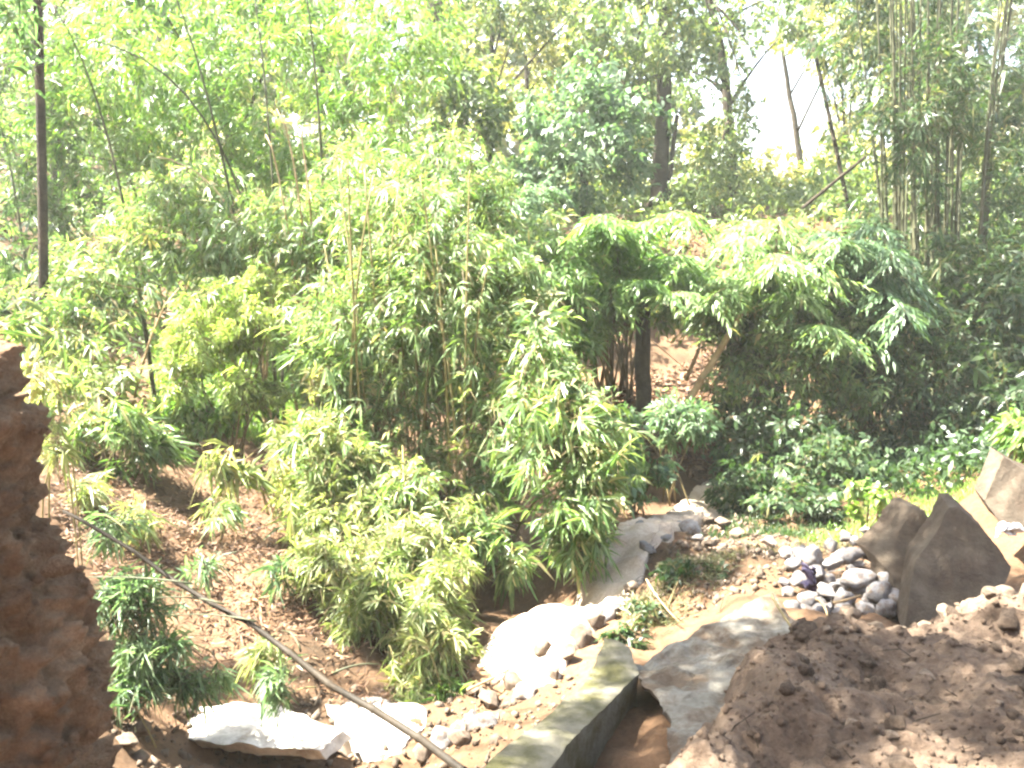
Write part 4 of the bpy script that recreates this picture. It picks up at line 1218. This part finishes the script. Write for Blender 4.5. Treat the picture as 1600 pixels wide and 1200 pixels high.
bush('tangled dark creeper sprawling over the berm above the drain wall', (1030, 5.7), [((1010, 965, 45, 26, 5.6, 0.2), 60), ((1080, 905, 60, 22, 6.1, 0.25), 60), ((985, 995, 30, 16, 5.3, 0.12), 24)], 'lf_dark', 0.09, 0.022, stems=4, name='creeper', cat='creeper')
# litter leaves on the left slope
LP = scatter(W2([(70, 780, 6.2), (60, 690, 7.5), (260, 660, 9), (480, 700, 9), (560, 830, 7.6), (640, 1000, 6.2), (620, 1110, 5.0), (500, 1110, 5.0), (300, 1060, 5.2), (120, 960, 5.6)]), 20000)
LP = LP[fbm(LP * 2.4, 88, 3) > rng.uniform(-0.7, 0.6, len(LP))]
n = len(LP)
d = norm(np.stack([rng.normal(size=n), rng.normal(size=n), rng.normal(0, 0.35, n)], 1))
S = norm(np.cross(d, np.array([0, 0, 1.0]) + rng.normal(0, 0.5, (n, 3))))
LP[:, 2] += rng.uniform(0.0, 0.05, n)
o = link('leaf_litter', leaves_mesh('leaf_litter', LP, d, S, rng.uniform(0.03, 0.11, n), rng.uniform(0.006, 0.018, n), np.clip(rng.normal(0.5, 0.28, n), 0, 1), M['litter'], 0.05), kind='stuff')
LP = scatter(W2([(930, 640, 13), (1000, 560, 15), (1130, 530, 17), (1160, 620, 14), (1100, 740, 12), (1000, 700, 12)]), 3500)
n = len(LP)
d = norm(np.stack([rng.normal(size=n), rng.normal(size=n), rng.normal(0, 0.35, n)], 1))
S = norm(np.cross(d, np.array([0, 0, 1.0]) + rng.normal(0, 0.5, (n, 3))))
LP[:, 2] += rng.uniform(0.0, 0.05, n)
link('leaf_litter', leaves_mesh('leaf_litter', LP, d, S, rng.uniform(0.08, 0.2, n), rng.uniform(0.03, 0.07, n), np.clip(rng.normal(0.4, 0.25, n), 0, 1), M['litter'], 0.05), kind='stuff')

# ------------------------------------------------------------------ fallen bamboo across the lower left
p0, p1, p2 = at(95, 795, 4.45), at(390, 965, 4.1), at(720, 1205, 3.45)
root = thing('fallen_bamboo', 'long fallen bamboo cane slanting across the lower left with blue green leaf tufts', 'bamboo', tuple(p2))
c = 2 * p1 - 0.5 * (p0 + p2)
cp = bez(p2, c, p0, 40)
tt = np.linspace(0, 1, 40)
cp[:, 2] += -0.05 * np.sin(tt * math.pi) + 0.012 * np.sin(tt * 17) + 0.006 * np.sin(tt * 41)
cp[:, 0] += 0.012 * np.sin(tt * 13 + 1)
link('culm', culm_mesh(cp - p2, 0.019, 0.009, M['cane_shade'], 8, 0.26), root)
side = [((400, 971, 4.08), (260, 962, 4.25)), ((350, 944, 4.14), (235, 935, 4.3)), ((300, 912, 4.2), (120, 903, 4.35)), ((470, 1018, 3.97), (440, 985, 4.1)), ((250, 882, 4.27), (250, 915, 4.35)), ((520, 1052, 3.88), (600, 1040, 3.95))]
for a, b in side:
    a, b = at(*a), at(*b)
    link('branch', tube_mesh('branch', bez(a, (a + b) / 2 + np.array([0.02, 0, rng.uniform(0.02, 0.06)]), b, 7) - p2, np.linspace(0.006, 0.0025, 7), 5, M['cane_dark']), root)
P, A = foliage(root, [((190, 940, 75, 35, 4.4, 0.15), 80), ((230, 1000, 70, 50, 4.4, 0.15), 60), ((270, 1060, 80, 40, 4.35, 0.15), 90), ((200, 1085, 50, 16, 4.2, 0.1), 24), ((180, 820, 60, 30, 4.6, 0.12), 22), ((440, 1050, 35, 50, 4.1, 0.1), 22), ((330, 890, 50, 20, 4.4, 0.08), 12)],
               'lf_blue', 0.13, 0.011, 7, 1.3, 0.12, tscale=1.5, down=0.0, tmat='cane_dark')
ii = front_pick(P, A, 26)
leaf_objects(root, P[ii], A[ii], 7, 0.15, 0.012, 1.2, 0.3, NEAR_LEAVES['lf_blue'], M['cane'])

for lab, px, D, bl, mt in [('grassy weed tuft at the top of the litter slope next to the left bank', 110, 6.6, ((115, 770, 40, 26, 6.3, 0.2), 26), 'lf_yellow'),
                            ('strap leaved weed halfway down the litter slope', 190, 6.2, ((195, 815, 36, 22, 6.0, 0.2), 22), 'lf_yellow'),
                            ('small green weed in the middle of the litter slope', 330, 6.6, ((335, 800, 30, 18, 6.5, 0.2), 18), 'lf_bamboo'),
                            ('thin weed on the litter below the yellowing bamboo', 460, 6.2, ((455, 900, 26, 30, 6.0, 0.15), 16), 'lf_blue'),
                            ('drooping weed at the foot of the litter slope above the flat stones', 430, 5.2, ((425, 1020, 30, 26, 5.1, 0.15), 20), 'lf_yellow')]:
    bush(lab, (px, D), [bl], mt, 0.17, 0.016, k=7, stems=2, name='weed', cat='weed', spread=1.2, sag=0.4)
# fallen twigs lying about, one mass
for poly, n_, zf in [([(70, 780, 6.2), (60, 690, 7.5), (260, 660, 9), (480, 700, 9), (560, 830, 7.6), (640, 1000, 6.2), (620, 1110, 5.0), (300, 1060, 5.2), (120, 960, 5.6)], 420, ground_z),
                     ([(960, 940, 6.4), (1050, 860, 8), (1250, 835, 7.3), (1380, 840, 7), (1230, 930, 5.7), (1000, 1000, 5.5)], 260, ground_z),
                     ([(1100, 1180, 2.9), (1240, 1020, 3.7), (1600, 960, 4.5), (1600, 1200, 2.7)], 14, mound_z)]:
    P = scatter(W2(poly), n_, zf) + np.array([0, 0, 0.035])
    n = len(P)
    A = norm(np.stack([rng.normal(size=n), rng.normal(size=n), rng.normal(0.25, 0.2, n)], 1))
    link('fallen_twigs', twig_mesh('fallen_twigs', P, A, 0.2, 0.0035, M['bark']), kind='stuff')
# loose sticks
for lab, a, b, r, mt in [('thin pale stick pointing up from the bright bamboo shoot to the silt', (730, 1078, 5.0), (812, 1036, 5.3), 0.010, 'cane_dry'),
                         ('thin stick poking from the low bamboo towards the silt bed', (725, 968, 6.0), (772, 995, 5.8), 0.009, 'cane_dry'),
                         ('pale broken stick lying in front of the cobble heap', (1302, 942, 5.0), (1345, 930, 5.05), 0.011, 'cane_dry'),
                         ('short stick standing among the stones left of the cobble heap', (1275, 935, 4.9), (1293, 962, 4.8), 0.010, 'cane_dry'),
                         ('long thin root lying over the upper edge of the leaning slab', (1205, 930, 4.95), (1270, 1025, 4.2), 0.008, 'twig'),
                         ('dry stalk bending over the berm grass above the leaning slab', (1010, 905, 5.9), (1062, 972, 5.4), 0.006, 'cane_dry')]:
    p0, p1 = at(*a), at(*b)
    o = link('stick', tube_mesh('stick', bez(p0 - p0, (p1 - p0) / 2 + rng.normal(0, 0.015, 3), p1 - p0, 9), np.linspace(r, r * 0.6, 9), 6, M[mt]), None, lab, 'stick')
    o.location = p0


def rag(name, label, cat, px, py, D, wpx, hpx, mat, seed):
    n = 16
    s = D / F
    u, v = np.meshgrid(np.linspace(-1, 1, n), np.linspace(-1, 1, n))
    r = np.random.default_rng(seed)
    P = np.stack([u.ravel() * wpx * s, 0 * u.ravel(), v.ravel() * hpx * s], 1)
    Q = np.c_[u.ravel(), v.ravel(), np.full(n * n, seed)]
    P[:, 1] += 0.05 * fbm(Q * 1.6, seed, 3)
    P[:, 0] += 0.03 * fbm(Q * 2.1, seed + 1, 2)
    P[:, 2] += 0.03 * fbm(Q * 2.1, seed + 2, 2)
    me = raw_mesh(name, P, grid_faces(n, n), M[mat], smooth=True)
    o = link(name, me, None, label, cat)
    o.location = at(px, py, D)
    md = o.modifiers.new('thickness', 'SOLIDIFY')
    md.thickness = 0.004
    return o


rag('plastic_bag', 'torn purple plastic bag caught on the left of the cobble heap', 'plastic bag', 1266, 902, 5.15, 8, 18, 'purple', 3)
rag('plastic_scrap', 'white scrap lying behind the large broken plate at the right edge', 'litter', 1578, 828, 6.0, 18, 7, 'white_plastic', 5)

# ------------------------------------------------------------------ haze: thin volume added to lift the dark background like flare
bm = bmesh.new()
bmesh.ops.create_cube(bm, size=1)
for v in bm.verts:
    v.co = Vector((v.co.x * 700, v.co.y * 900 + 300, v.co.z * 60 + 18))
me = bpy.data.meshes.new('haze')
bm.to_mesh(me)
bm.free()
hm = bpy.data.materials.new('haze')
hm.use_nodes = True
nt = hm.node_tree
nt.nodes.clear()
pv = nt.nodes.new('ShaderNodeVolumePrincipled')
pv.inputs['Color'].default_value = (0.92, 0.96, 0.9, 1)
pv.inputs['Density'].default_value = 0.0013
pv.inputs['Anisotropy'].default_value = 0.2
mo = nt.nodes.new('ShaderNodeOutputMaterial')
nt.links.new(pv.outputs[0], mo.inputs['Volume'])
me.materials.append(hm)
link('haze', me, kind='stuff')
